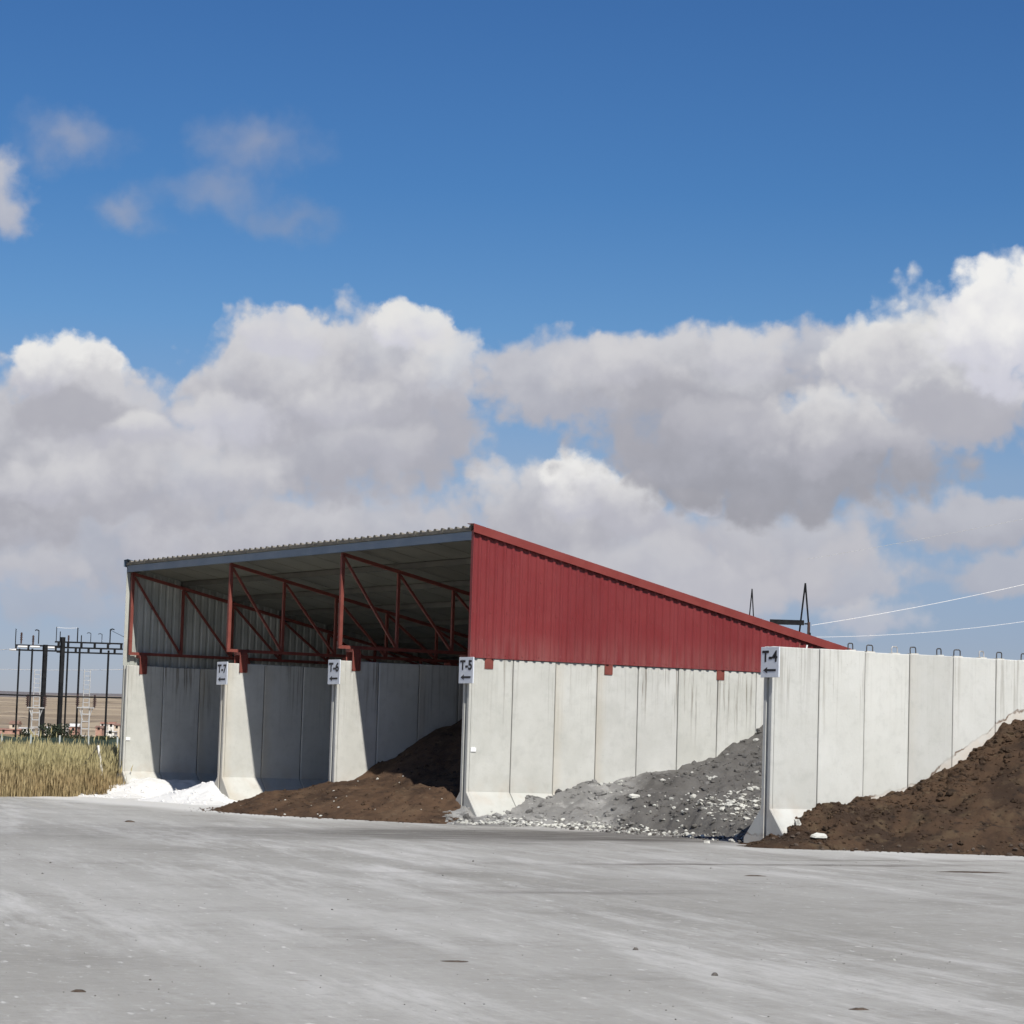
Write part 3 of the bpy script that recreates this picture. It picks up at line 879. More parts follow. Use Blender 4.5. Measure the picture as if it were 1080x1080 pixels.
def heap_mesh(f, x0, x1, y0, y1, step, amp, scale, seed, lump=0.0):
    nx, ny = int((x1 - x0) / step) + 1, int((y1 - y0) / step) + 1
    gx, gy = np.meshgrid(np.linspace(x0, x1, nx), np.linspace(y0, y1, ny), indexing='ij')
    h = f(gx, gy)
    nz = np.zeros_like(h)
    for i in range(nx):
        for j in range(ny):
            if h[i, j] > -0.25:
                v = Vector((gx[i, j] * scale, gy[i, j] * scale, seed))
                nz[i, j] = mnoise.fractal(v, 0.85, 2.1, 6) + lump * max(0, mnoise.noise(v * 3.1)) ** 2 * 3
    fade = np.clip((h + 0.12) / 0.4, 0.12, 1)
    hh = h + nz * amp * fade
    keep = hh > -0.04
    idx = -np.ones((nx, ny), int)
    b = MB()
    fs = []
    use = np.zeros_like(keep)
    q = keep[:-1, :-1] | keep[1:, :-1] | keep[:-1, 1:] | keep[1:, 1:]
    use[:-1, :-1] |= q; use[1:, :-1] |= q; use[:-1, 1:] |= q; use[1:, 1:] |= q
    vs = []
    for i in range(nx):
        for j in range(ny):
            if use[i, j]:
                idx[i, j] = len(vs)
                vs.append((gx[i, j] + nz[i, j] * 0.0, gy[i, j], max(hh[i, j], -0.05)))
    for i in range(nx - 1):
        for j in range(ny - 1):
            if q[i, j]:
                fs.append((idx[i, j], idx[i + 1, j], idx[i + 1, j + 1], idx[i, j + 1]))
    b.add(vs, fs)
    def surf(x, y):
        i = min(max((x - x0) / (x1 - x0) * (nx - 1), 0), nx - 1.001); j = min(max((y - y0) / (y1 - y0) * (ny - 1), 0), ny - 1.001)
        a, c = int(i), int(j)
        u, w = i - a, j - c
        return (hh[a, c] * (1 - u) * (1 - w) + hh[a + 1, c] * u * (1 - w) + hh[a, c + 1] * (1 - u) * w + hh[a + 1, c + 1] * u * w)
    return b, surf

ICO = []
def ico():
    if not ICO:
        bm = bmesh.new()
        bmesh.ops.create_icosphere(bm, subdivisions=1, radius=1)
        ICO.append(([v.co.copy() for v in bm.verts], [tuple(v.index for v in f.verts) for f in bm.faces]))
        bm.free()
    return ICO[0]

def add_lump(b, p, r, flat=0.7, mi=0):
    vs, fs = ico()
    s = Vector((random.uniform(0.7, 1.3), random.uniform(0.7, 1.3), random.uniform(0.75, 1.2) * flat)) * r
    R = Matrix.Rotation(random.uniform(0, 6.3), 3, 'Z') @ Matrix.Rotation(random.uniform(-0.5, 0.5), 3, 'X')
    b.add([Vector(p) + R @ Vector((v.x * s.x, v.y * s.y, v.z * s.z)) * random.uniform(0.72, 1.15) for v in vs], fs, mi)

def lumps(name, parent, surf, n, sampler, rmin, rmax, mats, flat=0.7, sink=0.3):
    b = MB()
    k = 0
    for _ in range(n * 4):
        if k >= n: break
        x, y = sampler()
        z = surf(x, y)
        if z < -0.005: continue
        r = rmin * (rmax / rmin) ** (random.random() ** 2.2)
        add_lump(b, (x, y, z + r * (flat * 0.6 - sink)), r, flat, random.randrange(len(mats)))
        k += 1
    o = b.build(name, mats, parent)
    o['kind'] = 'stuff'
    return o

# brown compost between T-5 and T-6
brown = tps([(-5.36, .96, 1.06), (-5.36, 1.81, 1.38), (-5.36, 2.37, 1.64), (-5.36, 3.06, 1.87), (-5.36, 6, 2.5), (-5.36, 11, 2.7), (-5.36, 0, .66), (-5.6, -.15, .56),
             (-5, .91, .97), (-3.8, .69, .86), (-2.2, .39, .79), (-1.28, .23, .72), (-.37, .07, .44), (-.3, 2, 1.1), (-.3, 5, 2.1), (-2.5, 3, 1.8), (-2.5, 7, 2.6), (-.2, 11, 2.7),
             (-4.07, -2.75, 0), (-2.71, -2.4, 0), (-.66, -1.5, 0), (.13, -1.15, 0), (.7, -.35, 0), (.35, .2, .02), (.7, .4, -.15), (-5.5, -2.6, 0), (-6.6, -2.15, 0), (-7.5, -1.6, 0), (-7.0, -.7, 0.04), (-6.5, .2, 0.08), (-6.0, 1.0, .1),
             (-4, -4.2, -.45), (0, -2.4, -.4), (-9, -1.5, -.4), (1.7, -.6, -.35), (-8, .8, -.4), (-7, -3.5, -.4), (-2, -3.8, -.45), (-7, 2.5, -.4), (-7, 6, -.4), (-7, 11, -.4), (-6.2, -.9, .3), (-3.6, -1.1, .42)])
def brown_b(x, y):
    return np.where(((x > -0.12) | (x < -5.45)) & (y > 0.45), -1.0, brown(x, y))
b, s_br = heap_mesh(brown_b, -9.0, 1.2, -3.4, 11.5, 0.055, 0.16, 0.9, 3.3)
heap = thing('compost_heap', (-3, 3, 0), 'brown compost heap half in shadow, spilling out of the bay between T-6 and T-5', 'heap')
b.build('heap_surface', M['soil'], heap, smooth=True)
lumps('clods', heap, s_br, 1500, lambda: (random.uniform(-8, 1), random.uniform(-2.8, 1.5)), 0.008, 0.05, [M['clod'], M['soil'], M['soil']], 0.7, 0.42)
def toe_b():
    x = random.uniform(-7.6, .4)
    return (x, float(np.interp(x, [-7.5, -6.6, -5.5, -4.07, -2.71, -.66, .13, .7], [-1.6, -2.15, -2.6, -2.75, -2.4, -1.5, -1.15, -.35])) - abs(random.gauss(0, .28)) + .1)
lumps('toe_crumbs', heap, lambda x, y: max(0.0, s_br(x, y)), 420, toe_b, 0.006, 0.035, [M['clod'], M['soil']], 0.7, 0.1)
lumps('pale_flecks', heap, s_br, 26, lambda: (random.uniform(-6, 0), random.uniform(-2.4, .6)), 0.014, 0.04, [M['white_chunk']])

# grey ash and slag between T-4 and T-5
CT = np.array([(-1.1, -.3), (-.7, .08), (0, .29), (.4, .33), (2, .58), (3, .80), (4, .99), (5, 1.12), (6, 1.48), (7.2, 2.0), (9, 2.5), (12.5, 2.8)])
TT = np.array([(-1.1, .4), (-.6, 1.1), (0, 1.6), (1.3, 1.95), (2.0, 2.3), (2.35, 4.2), (2.7, 7.5), (3.2, 10.5), (5, 16), (12.5, 40)])
def grey(x, y):
    c = np.interp(y, CT[:, 0], CT[:, 1])
    h = np.maximum(c, 0.02) * (1 - np.maximum(x, 0) / np.interp(y, TT[:, 0], TT[:, 1])) - np.clip(x - 5, 0, 9) * 0.01
    return h + np.minimum(c, 0)
b, s_gr = heap_mesh(grey, -0.2, 8.75, -1.1, 12.2, 0.055, 0.17, 1.15, 9.1, lump=0.35)
heap = thing('ash_heap', (4, 5, 0), 'grey ash and slag heap with white crusts in the bay right of T-5', 'heap')
b.build('heap_surface', M['ash'], heap, smooth=True)
lumps('slag_lumps', heap, s_gr, 3200, lambda: (random.uniform(0, 6), random.uniform(-.9, 8)), 0.008, 0.09, [M['ash_chunk'], M['ash'], M['ash']], 0.7, 0.38)
def toe_s():
    y = random.uniform(-.7, 2.7)
    return (np.interp(y, TT[:, 0], TT[:, 1]) - abs(random.gauss(0.12, 0.22)), y)
lumps('white_crust_along_toe', heap, s_gr, 900, toe_s, 0.008, 0.07, [M['white_chunk'], M['ash_chunk'], M['white_chunk']], 0.5, 0.15)
lumps('white_crust_patch', heap, s_gr, 1300, lambda: (random.gauss(4.3, 0.45), random.gauss(3.35, 0.3)), 0.008, 0.075, [M['white_chunk'], M['white_chunk'], M['ash_chunk']], 0.45, 0.15)
lumps('white_crust_upper', heap, s_gr, 110, lambda: (random.gauss(3.4, 0.3), random.gauss(4.9, 0.3)), 0.02, 0.09, [M['white_chunk'], M['ash_chunk']], 0.6, 0.1)
lumps('scattered_bits', heap, lambda x, y: max(0.004, s_gr(x, y)), 620, lambda: (random.uniform(2, 8.2), random.uniform(.6, 3.2)), 0.01, 0.06, [M['ash_chunk'], M['white_chunk'], M['stone']], 0.7, 0.1)

# dark compost right of T-4
right_h = tps([(8.8, .75, .22), (8.8, 1.6, .62), (8.8, 2.55, .77), (8.8, 3.54, 1.02), (8.8, 4.59, 1.48), (8.8, 5.6, 2.02), (8.8, 6.23, 2.28), (8.8, 8, 2.7), (8.8, 12, 2.9),
               (8.75, .15, .05), (9.3, .35, .14), (9.45, .9, .34), (9.7, -.25, 0), (10.5, .9, 0), (11.5, 2.3, 0), (12.7, 4.0, 0), (14, 6, 0), (17, 8.5, 0), (8.45, 0.05, -.05), (9.0, -.3, 0.0),
               (10.4, 4, .9), (11.0, 6, 1.6), (12, 9, 2.2), (16, 12, 2.4), (20, 12, .8), (8.0, -.5, -.3), (10.5, -.8, -.35), (12.5, 1.2, -.45), (14.5, 3.4, -.5), (18, 6, -.6), (9.7, 2.2, .52)])
def right_hh(x, y):
    return np.where((x < 8.62) & (y > 0.45), -1.0, right_h(x, y))
b, s_ri = heap_mesh(right_hh, 8.2, 19, -0.9, 12.3, 0.05, 0.19, 1.1, 17.7, lump=0.25)
heap = thing('compost_heap', (12, 6, 0), 'dark brown compost heap rising against the T-4 wall at the right', 'heap')
b.build('heap_surface', M['soil_dark'], heap, smooth=True)
def ridge_s():
    y = random.uniform(0.6, 8)
    return (8.85 + abs(random.gauss(0, .75)), y)
lumps('clods', heap, s_ri, 2600, lambda: (random.uniform(8.9, 13.5), random.uniform(-.4, 8)), 0.008, 0.05, [M['clod'], M['soil_dark'], M['soil_dark']], 0.75, 0.42)
lumps('ridge_clods', heap, s_ri, 1300, ridge_s, 0.014, 0.085, [M['clod'], M['soil_dark'], M['soil_dark']], 0.8, 0.4)
lumps('toe_clods', heap, lambda x, y: max(0.0, s_ri(x, y)), 420, lambda: (lambda y: (float(np.interp(y, [-.3, .9, 2.3, 4, 6], [9.5, 10.4, 11.4, 12.6, 13.9])) + random.gauss(.05, .22), y))(random.uniform(-.3, 6)), 0.007, 0.05, [M['clod'], M['dung']], 0.75, 0.1)

# white lime in the left bay
lime = tps([(-16.35, -.25, .24), (-16.1, .3, .44), (-16.0, 1.2, .46), (-15.4, .2, .27), (-14.7, .3, .06), (-14.0, .3, -.01), (-13.4, .0, -.01), (-12.9, .0, .13), (-12.1, 0, .34), (-11.6, .05, .46), (-11.3, 0, .5), (-11.3, -.3, .36), (-10.95, -.75, .10),
            (-10.4, -.9, .03), (-16.9, -.8, .18), (-17.6, -1.2, 0), (-16.4, -1.9, 0), (-15.2, -1.0, .06), (-14, -1.2, 0), (-12.7, -.9, .05), (-11.6, -1.2, .02), (-10.2, -1.5, -.02), (-9.2, -1.0, -.02), (-9.6, -.3, .02), (-10.2, .4, .04),
            (-13.4, 2.5, .06), (-15.7, 4, .3), (-11.2, 3, .3), (-13.4, 8, .6), (-15.9, 9, .9), (-11, 9, .9), (-18.5, -2, -.35), (-16, -3.2, -.3), (-13, -2.8, -.3), (-10, -2.8, -.3), (-18, 0, -.2), (-8.3, -.2, -.2), (-9.4, 1.2, -.15), (-18, 3, -.6), (-18, 9, -.8)])
b, s_li = heap_mesh(lime, -18.2, -8.6, -2.8, 9.0, 0.05, 0.08, 1.6, 23.1, lump=0.2)
heap = thing('lime_heap', (-13.4, 1, 0), 'bright white powder heap spilling from the leftmost bay', 'heap')
b.build('heap_surface', M['lime'], heap, smooth=True)
lumps('powder_lumps', heap, s_li, 900, lambda: (random.uniform(-17.5, -9.5), random.uniform(-2, .6)), 0.008, 0.06, [M['lime']], 0.7, 0.25)

# ------------------------------------------------------------------ loose pieces lying about
def slab_piece(name, c, size, rz, tilt, mat, label, cat, seed):
    rr = random.Random(seed)
    n = 9
    ring = [(math.cos(2 * math.pi * i / n) * size[0] * rr.uniform(0.7, 1.1), math.sin(2 * math.pi * i / n) * size[1] * rr.uniform(0.7, 1.1)) for i in range(n)]
    R = Matrix.Rotation(rz, 3, 'Z') @ Matrix.Rotation(tilt, 3, 'X')
    vs = [R @ Vector((x * 1.05, y * 1.05, 0)) for x, y in ring] + [R @ Vector((x * rr.uniform(.8, .95), y * rr.uniform(.8, .95), size[2] * rr.uniform(.7, 1.1))) for x, y in ring]
    fs = [tuple(range(n))[::-1], tuple(range(n, 2 * n))] + [(i, (i + 1) % n, (i + 1) % n + n, i + n) for i in range(n)]
    o = MB().add([Vector(c) + v for v in vs], fs).build(name, mat)
    return tag(o, label, cat)
slab_piece('broken_slab', (9.9, 0.75, 0.20), (.15, .09, .035), 1.0, 0.35, M['white_chunk'], 'flat white broken piece lying in the brown toe near the T-4 wall', 'rubble', 3)
slab_piece('broken_slab', (9.3, .78, .36), (.05, .05, .12), 0.2, 0.5, M['white_chunk'], 'small white broken piece stuck on the foot of the T-4 wall', 'rubble', 5)
slab_piece('broken_slab', (8.1, -0.2, 0.0), (.08, .05, .04), 0.3, 0.0, M['white_chunk'], 'small whitish lump on the pavement before the T-4 wall end', 'rubble', 8)
slab_piece('broken_slab', (1.75, 2.75, s_gr(1.75, 2.75) + .02), (.13, .08, .045), 0.9, 0.35, M['white_chunk'], 'white crusted chunk low in the middle of the grey heap', 'rubble', 11)
for i, (x, y, a, c, hgt, lab) in enumerate([
        (29.25, -20.46, .05, .035, .014, 'dark flattened speck on the pavement at the lower left'),
        (27.85, -17.03, .11, .07, .006, 'flat brown smear of soil at the bottom middle of the pavement'),
        (31.42, -16.33, .07, .03, .012, 'flat dark clod on the pavement at the bottom right'),
        (29.25, -15.8, .024, .02, .022, 'small dark stone right of the middle on the near pavement'),
        (27.24, -15.05, .024, .02, .020, 'small dark stone on the pavement left of its twin'),
        (16.7, -2.1, .55, .2, .012, 'long flat patch of dropped dark soil at the right of the pavement'),
        (1.36, -7.65, .10, .06, .03, 'dark clod on the pavement in front of the leftmost bays'),
        (17.56, -6.47, .16, .05, .012, 'flat dark clod on the pavement below the T-4 wall')]):
    rr = random.Random(60 + i)
    m = MB()
    n = 14
    vs, fs = [Vector((0, 0, hgt))], []
    for q, (fr, fz) in enumerate(((.45, .9), (.8, .5), (1.0, 0.0), (1.03, -.2))):
        for k in range(n):
            t = 2 * math.pi * k / n
            j = 1 + .35 * mnoise.noise(Vector((math.cos(t) * 1.5, math.sin(t) * 1.5, i * 3.1)))
            vs.append(Vector((math.cos(t) * a * fr * j, math.sin(t) * c * fr * j, hgt * fz * rr.uniform(.6, 1.2))))
    for k in range(n):
        fs.append((0, 1 + k, 1 + (k + 1) % n))
        for q in range(3):
            fs.append((1 + q * n + k, 1 + (q + 1) * n + k, 1 + (q + 1) * n + (k + 1) % n, 1 + q * n + (k + 1) % n))
    Rz = Matrix.Rotation(1.25, 3, 'Z')
    m.add([Vector((x, y, 0)) + Rz @ v for v in vs], fs)
    tag(m.build('dropped_clod', M['dung'] if a > .03 else M['stone'], smooth=True), lab, 'clod', 'clods dropped on the pavement')
gr = MB()
for _ in range(520):
    d = random.uniform(13, 48)
    s = random.uniform(-0.24, 0.24) * d
    x, y = CAM.x + fwd.x * d + right0.x * s, CAM.y + fwd.y * d + right0.y * s
    if Y4 - 2 < y and x < 13: continue
    r = random.uniform(0.002, 0.007) * (1 + 1.2 * (random.random() < 0.06))
    add_lump(gr, (x, y, r * 0.3), r, 0.7, random.randrange(2))
g = gr.build('grit', [M['stone'], M['ash_chunk']])
tag(g, 'fine grit and pebbles scattered over the concrete yard', 'grit')
g['kind'] = 'stuff'

# ------------------------------------------------------------------ dry grass on the left
def straw():
    m, nt, b = material('dry_grass', 0.9, 0, 0.1)
    p = pos(nt)
    z = node(nt, 'ShaderNodeSeparateXYZ', {0: p}).outputs[2]
    g = noise(nt, p, 0.55, 4.0)
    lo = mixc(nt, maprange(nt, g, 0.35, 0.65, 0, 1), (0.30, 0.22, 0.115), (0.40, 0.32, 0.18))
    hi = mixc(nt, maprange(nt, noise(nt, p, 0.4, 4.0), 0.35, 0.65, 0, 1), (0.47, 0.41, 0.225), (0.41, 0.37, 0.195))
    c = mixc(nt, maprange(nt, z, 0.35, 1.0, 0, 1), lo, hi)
    at = node(nt, 'ShaderNodeNewGeometry').outputs['Random Per Island']
    c = mixc(nt, maprange(nt, at, 0.72, 1.0, 0, 0.5, False), c, (0.19, 0.15, 0.08))
    c = mixc(nt, maprange(nt, at, 0.0, 0.2, 0.35, 0.0, False), c, (0.50, 0.44, 0.24))
    nt.links.new(c, b.inputs['Base Color'])
    tr = node(nt, 'ShaderNodeBsdfTranslucent', {'Color': c})
    mx = node(nt, 'ShaderNodeMixShader', {0: 0.2, 1: b.outputs[0], 2: tr.outputs[0]})
    nt.links.new(mx.outputs[0], nt.nodes['Material Output'].inputs[0])
    return m
M['straw'] = straw()
def grass_edge_x(y):           # border of the yard
    return float(np.interp(y, [-24, -10.5, -4.2, -0.9, 1.6, 14], [-6, -11, -13.9, -15.6, -17.0, -17.4]))
gv, gf = [], []
cnt = 0
while cnt < 110000:
    y = random.uniform(-9, 12)
    dep = random.expovariate(1 / 4.0) if random.random() < 0.7 else random.uniform(0, 26)
    x = grass_edge_x(y) - dep + 0.18 + 0.35 * mnoise.noise(Vector((y * 1.7, 3.1, 0))) + 0.2 * mnoise.noise(Vector((y * 5.1, 8.1, 0)))
    if x < X8 - 0.05 and x > X8 - 1.3 and y > 0.0 and dep < 0.9: continue
    cl = mnoise.noise(Vector((x * 0.5, y * 0.5, 0.3))) * 0.5 + mnoise.noise(Vector((x * 1.9, y * 1.9, 5.3))) * 0.3
    h = (0.97 + cl * 0.34) * random.uniform(0.35, 1.12)
    if dep < 0.6: h *= 0.3 + dep * 1.1
    if random.random() < 0.03: h *= 1.3
    a = random.uniform(0, 6.28)
    w = random.uniform(0.004, 0.009)
    lean = random.uniform(0.02, 0.30) * h if random.random() < 0.8 else random.uniform(0.3, 0.7) * h
    la = random.uniform(0, 6.28)
    dx, dy = math.cos(a) * w, math.sin(a) * w
    lx, ly = math.cos(la) * lean, math.sin(la) * lean
    k = len(gv)
    gv += [(x - dx, y - dy, -0.06), (x + dx, y + dy, -0.06), (x + lx * .35 + dx * .8, y + ly * .35 + dy * .8, h * .6), (x + lx * .35 - dx * .8, y + ly * .35 - dy * .8, h * .6), (x + lx, y + ly, h)]
    gf += [(k, k + 1, k + 2, k + 3), (k + 3, k + 2, k + 4)]
    if random.random() < 0.5:     # seed head
        k = len(gv)
        hw = random.uniform(0.010, 0.022)
        ex, ey = math.cos(a) * hw, math.sin(a) * hw
        gv += [(x + lx - ex, y + ly - ey, h), (x + lx, y + ly, h - 0.09), (x + lx + ex, y + ly + ey, h), (x + lx * 1.1, y + ly * 1.1, h + 0.13)]
        gf += [(k, k + 1, k + 2, k + 3)]
    cnt += 1
gm = MB().add(gv, gf)
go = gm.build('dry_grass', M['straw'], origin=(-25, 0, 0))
tag(go, 'tall straw-coloured dry grass along the left edge of the yard', 'grass')
go['kind'] = 'stuff'

# leaning white stake with its stay, standing in the grass
M['stake'] = worn('white_painted_wood', (0.72, 0.71, 0.68), (0.8, 0.79, 0.77), 8, 0.6)
st = thing('leaning_stake', (-16.9, -0.75, 0), 'white stake leaning in the dry grass with a thin dark stay', 'stake')
SX, SY = -16.35, -0.62
MB().bar((SX + .12, SY + .19, 0.0), (SX, SY, 1.22), 0.05, 0.05).build('stake_rod', M['stake'], st)
MB().tube([(SX, SY, 1.34), (SX, SY, 1.2), (SX - .22, SY - .35, .6), (SX - .3, SY - .48, .0)], 0.010, 5).build('stay_wire', M['dark_steel'], st)

# ------------------------------------------------------------------ far things, placed in a plane square to the view D metres away
H_F = Vector((fwd.x, fwd.y, 0)).normalized()
def far(u, v, D, dd=0.0):
    """metres: the point of the plane D away that lies u, v in the 1080 px photograph (survey of the photo), moved dd further back"""
    a, b = u - 540, v - 540
    x = a * cr + b * sr
    y = -a * sr + b * cr
    d = fwd + right0 * (x / F_PX) - up0 * (y / F_PX)
    return CAM + d * ((D + dd) / d.dot(H_F))
def height_bar(u, v0, D, w, dd=0.0, mb=None, round_=False):
    """upright from the ground to the height seen at u, v0"""
    p = far(u, v0, D, dd)
    m = mb or MB()
    if round_: m.tube([(p.x, p.y, -0.1), (p.x, p.y, p.z)], w / 2, 8)
    else: m.box(p.x - w / 2, p.x + w / 2, p.y - w / 2, p.y + w / 2, -0.1, p.z)
    return m
M['pole'] = worn('dark_painted_steel', (0.011, 0.0115, 0.013), (0.02, 0.021, 0.023), 2, 0.75, 0, 0.1)
M['porcelain'] = worn('brown_porcelain', (0.05, 0.03, 0.03), (0.09, 0.06, 0.055), 3, 0.35)
M['lattice'] = worn('pale_galvanised_lattice', (0.42, 0.43, 0.43), (0.52, 0.53, 0.53), 3, 0.5, 0.2, 0.4)
M['cable'] = worn('bright_aluminium_cable', (0.78, 0.78, 0.77), (0.84, 0.84, 0.83), 5, 0.5, 0.0, 0.5)

DS = 200.0
gan = thing('substation_gantry', far(70, 772, DS).xy.to_3d(), 'dark steel substation gantry of poles and ladder beams beyond the grass', 'gantry')
for u, v0, w, dd in ((20.6, 684, .11, 4), (34.2, 684, .11, 0), (48.0, 680, .28, -3), (66.5, 672, .28, -5), (71.8, 684, .11, 3), (84.2, 684, .12, 0), (114.6, 686, .12, 3)):
    height_bar(u, v0, DS, w, dd).build('pole', M['pole'], gan)
def ladder(u0, v0, u1, v1, hpx, us, dd, stub):
    """two rails hpx apart with stubs between"""
    k = hpx * DS / F_PX
    a, c = far(u0, v0, DS, dd), far(u1, v1, DS, dd)
    a.z = c.z = (a.z + c.z) / 2
    m = MB()
    m.bar(a, c, 0.115); m.bar(a - Vector((0, 0, k)), c - Vector((0, 0, k)), 0.115)
    bm_ = m.build('beam', M['pole'], gan)
    for u in us:
        t = (u - u0) / (u1 - u0)
        p = a.lerp(c, t)
        MB().bar(p - right0 * stub / 2 - Vector((0, 0, k / 2)), p + right0 * stub / 2 - Vector((0, 0, k / 2)), 0.10, k - .115, roll=(0, 0, 1)).build('spacer', M['pole'], bm_)
ladder(16, 680.0, 67, 682.0, 5.2, (17, 30, 46, 59), 4, .14)
ladder(58, 676.5, 129.5, 679.5, 5.5, (62, 72, 86, 100, 114, 128), -5, .17)
ladder(60, 682.5, 129.5, 685.0, 5.0, (80, 93.5, 106.5, 121), 3, .17)
for u0, u1, v in ((10, 17, 685), (19, 29, 681.8), (32, 42, 681.9), (50, 58, 682.8)):
    a, c = far(u0, v, DS, 3.4), far(u1, v, DS, 3.4)
    c.z = a.z
    MB().tube([a, c], 0.07, 8).build('busbar_sleeve', M['cable'], gan)
for u, v0, v1, w, hook in ((16.2, 663, 680, .07, 0), (22.3, 667, 679, .13, 0), (34.8, 670, 680, .13, 0), (40.5, 665, 679, .08, -1), (59.2, 661, 677, .06, 0), (63.2, 666, 677, .07, 0),
                           (72.2, 670, 677, .11, 0), (81.5, 662, 678, .09, 0), (85.6, 670, 678, .08, 0), (95.5, 668, 678, .05, -1), (107.3, 669, 679, .05, -1), (115.8, 664, 680, .09, 1)):
    p, q = far(u, v0, DS, -1), far(u, v1, DS, -1)
    p = Vector((q.x, q.y, p.z))
    m = MB().tube([q, p], w / 2, 7)
    if w > .1:
        for k in range(4):
            m.tube([q.lerp(p, .35 + k * .16), q.lerp(p, .41 + k * .16)], w * .8, 8)
    if hook:
        m.tube([p, p + right0 * hook * .16 + Vector((0, 0, .05)), p + right0 * hook * .3], w / 2, 6)
    m.build('insulator', M['porcelain'] if w > .1 else M['pole'], gan)

def switch_tower(u, uw, which):
    t = thing('switch_tower', far(u, 772, DS, -8).xy.to_3d(), 'pale lattice switch tower with a platform of insulators, %s' % which, 'switchgear', 'lattice switch towers')
    top, plat = 706.0, 746.5
    c = far(u, top, DS, -8)
    zt = c.z; zp = far(u, plat, DS, -8).z
    hw = 0.22
    m = MB()
    L = right0
    for s in (-1, 1):
        a = c + L * s * hw
        m.bar((a.x, a.y, zp), (a.x, a.y, zt), .05)
        a2 = c + L * s * (hw + .05)
        m.bar((a2.x, a2.y, -.1), (a2.x, a2.y, zp), .07)
    up = m.build('tower_frame', M['lattice'], t)
    k = 0.25
    z = k
    while z < zt:
        w_ = hw if z > zp else hw + .05
        MB().bar(c + L * -w_ + Vector((0, 0, z - c.z)), c + L * w_ + Vector((0, 0, z - c.z)), .045 if z > zp else .07).build('rung', M['lattice'], up)
        z += .32 if z > zp else .52
    pz = Vector((c.x, c.y, zp))
    MB().bar(pz - L * .62, pz + L * .62, .30, .08, roll=(0, 0, 1)).build('platform', M['lattice'], t)
    for s in (-1, 1):
        MB().bar(pz + L * s * .5, pz + L * s * .2 - Vector((0, 0, .9)), .05).build('platform_brace', M['lattice'], t)
        q = pz + L * s * .62
        m = MB().tube([q + Vector((0, 0, .02)), q + Vector((0, 0, .95))], .07, 8)
        for k in range(5):
            m.tube([q + Vector((0, 0, .18 + .14 * k)), q + Vector((0, 0, .25 + .14 * k))], .14, 9)
        m.build('insulator', M['porcelain'], t)
switch_tower(39.8, 0, 'left of the two')
switch_tower(92.3, 0, 'right of the two')

# the gantry peaks that show above the roof
for u, v0, half, lab in ((793.2, 621, .22, 'slender lattice mast peak rising above the red roof, left of the pair'), (849.4, 615, .30, 'slender mast peak with crossarm above the red roof, right of the pair')):
    D = 160.0
    p = far(u, v0, D)
    t = thing('mast', (p.x, p.y, 0), lab, 'mast', 'masts behind the shed')
    for s in (-1, 1):
        f_ = p + right0 * s * half
        foot = Vector((f_.x, f_.y, p.z - 3.0))
        MB().bar(foot, p, .075 if half > .25 else .05).build('peak_leg', M['pole'], t)
        MB().box(foot.x - .07, foot.x + .07, foot.y - .07, foot.y + .07, -.1, foot.z).build('mast_leg', M['pole'], t)
    if half > .25:
        z = far(845, 655, D).z
        a = far(812, 657, D); c = far(848, 655, D)
        a.z = c.z = z - .1
        MB().bar(a, c, .30, .16).build('crossarm', M['pole'], t)
        q = far(853, 658, D)
        MB().bar(Vector((p.x, p.y, q.z)), q, .09).build('hanger_arm', M['pole'], t)
        MB().tube([q + Vector((0, 0, .1)), q - Vector((0, 0, .8))], .09, 8).build('insulator', M['porcelain'], t)

def cable(a, c, sag, r, label, mat, n=24):
    pts = []
    for i in range(n + 1):
        t = i / n
        p = a.lerp(c, t)
        p.z -= sag * 4 * t * (1 - t)
        pts.append(p)
    return tag(MB().tube(pts, r, 5).build('overhead_cable', mat), label, 'cable', 'overhead cables')
cable(far(856, 659.5, 160), far(1290, 560, 172), 0.5, .015, 'upper bright overhead cable running right from the mast', M['cable'])
cable(far(856, 672, 160), far(1290, 611, 172), 0.9, .012, 'lower bright overhead cable running right from the mast', M['cable'])
cable(far(850, 590, 190), far(1290, 500, 200), 0.3, .011, 'faint thin overhead wire highest above the T-4 wall', M['lattice'])
cable(far(-120, 700, 260), far(200, 704, 230), 0.4, .022, 'thin pale wire crossing behind the substation poles', M['cable'])
cable(far(-120, 683, 230), far(17, 684, 200), 0.3, .018, 'thin pale wire running left from the substation beam', M['cable'])
cable(far(-120, 727, 150), far(200, 737, 150), 0.1, .045, 'dark wire level with the far ridge behind the poles', M['pole'])
cable(far(115.8, 664, 200), far(220, 700, 160), 0.3, .018, 'thin dark wire dropping right from the gantry towards the shed', M['pole'])
cable(far(59.2, 661.5, 200), far(81.5, 662.2, 200), 0.05, .016, 'short pale wire between two tall gantry rods', M['cable'])

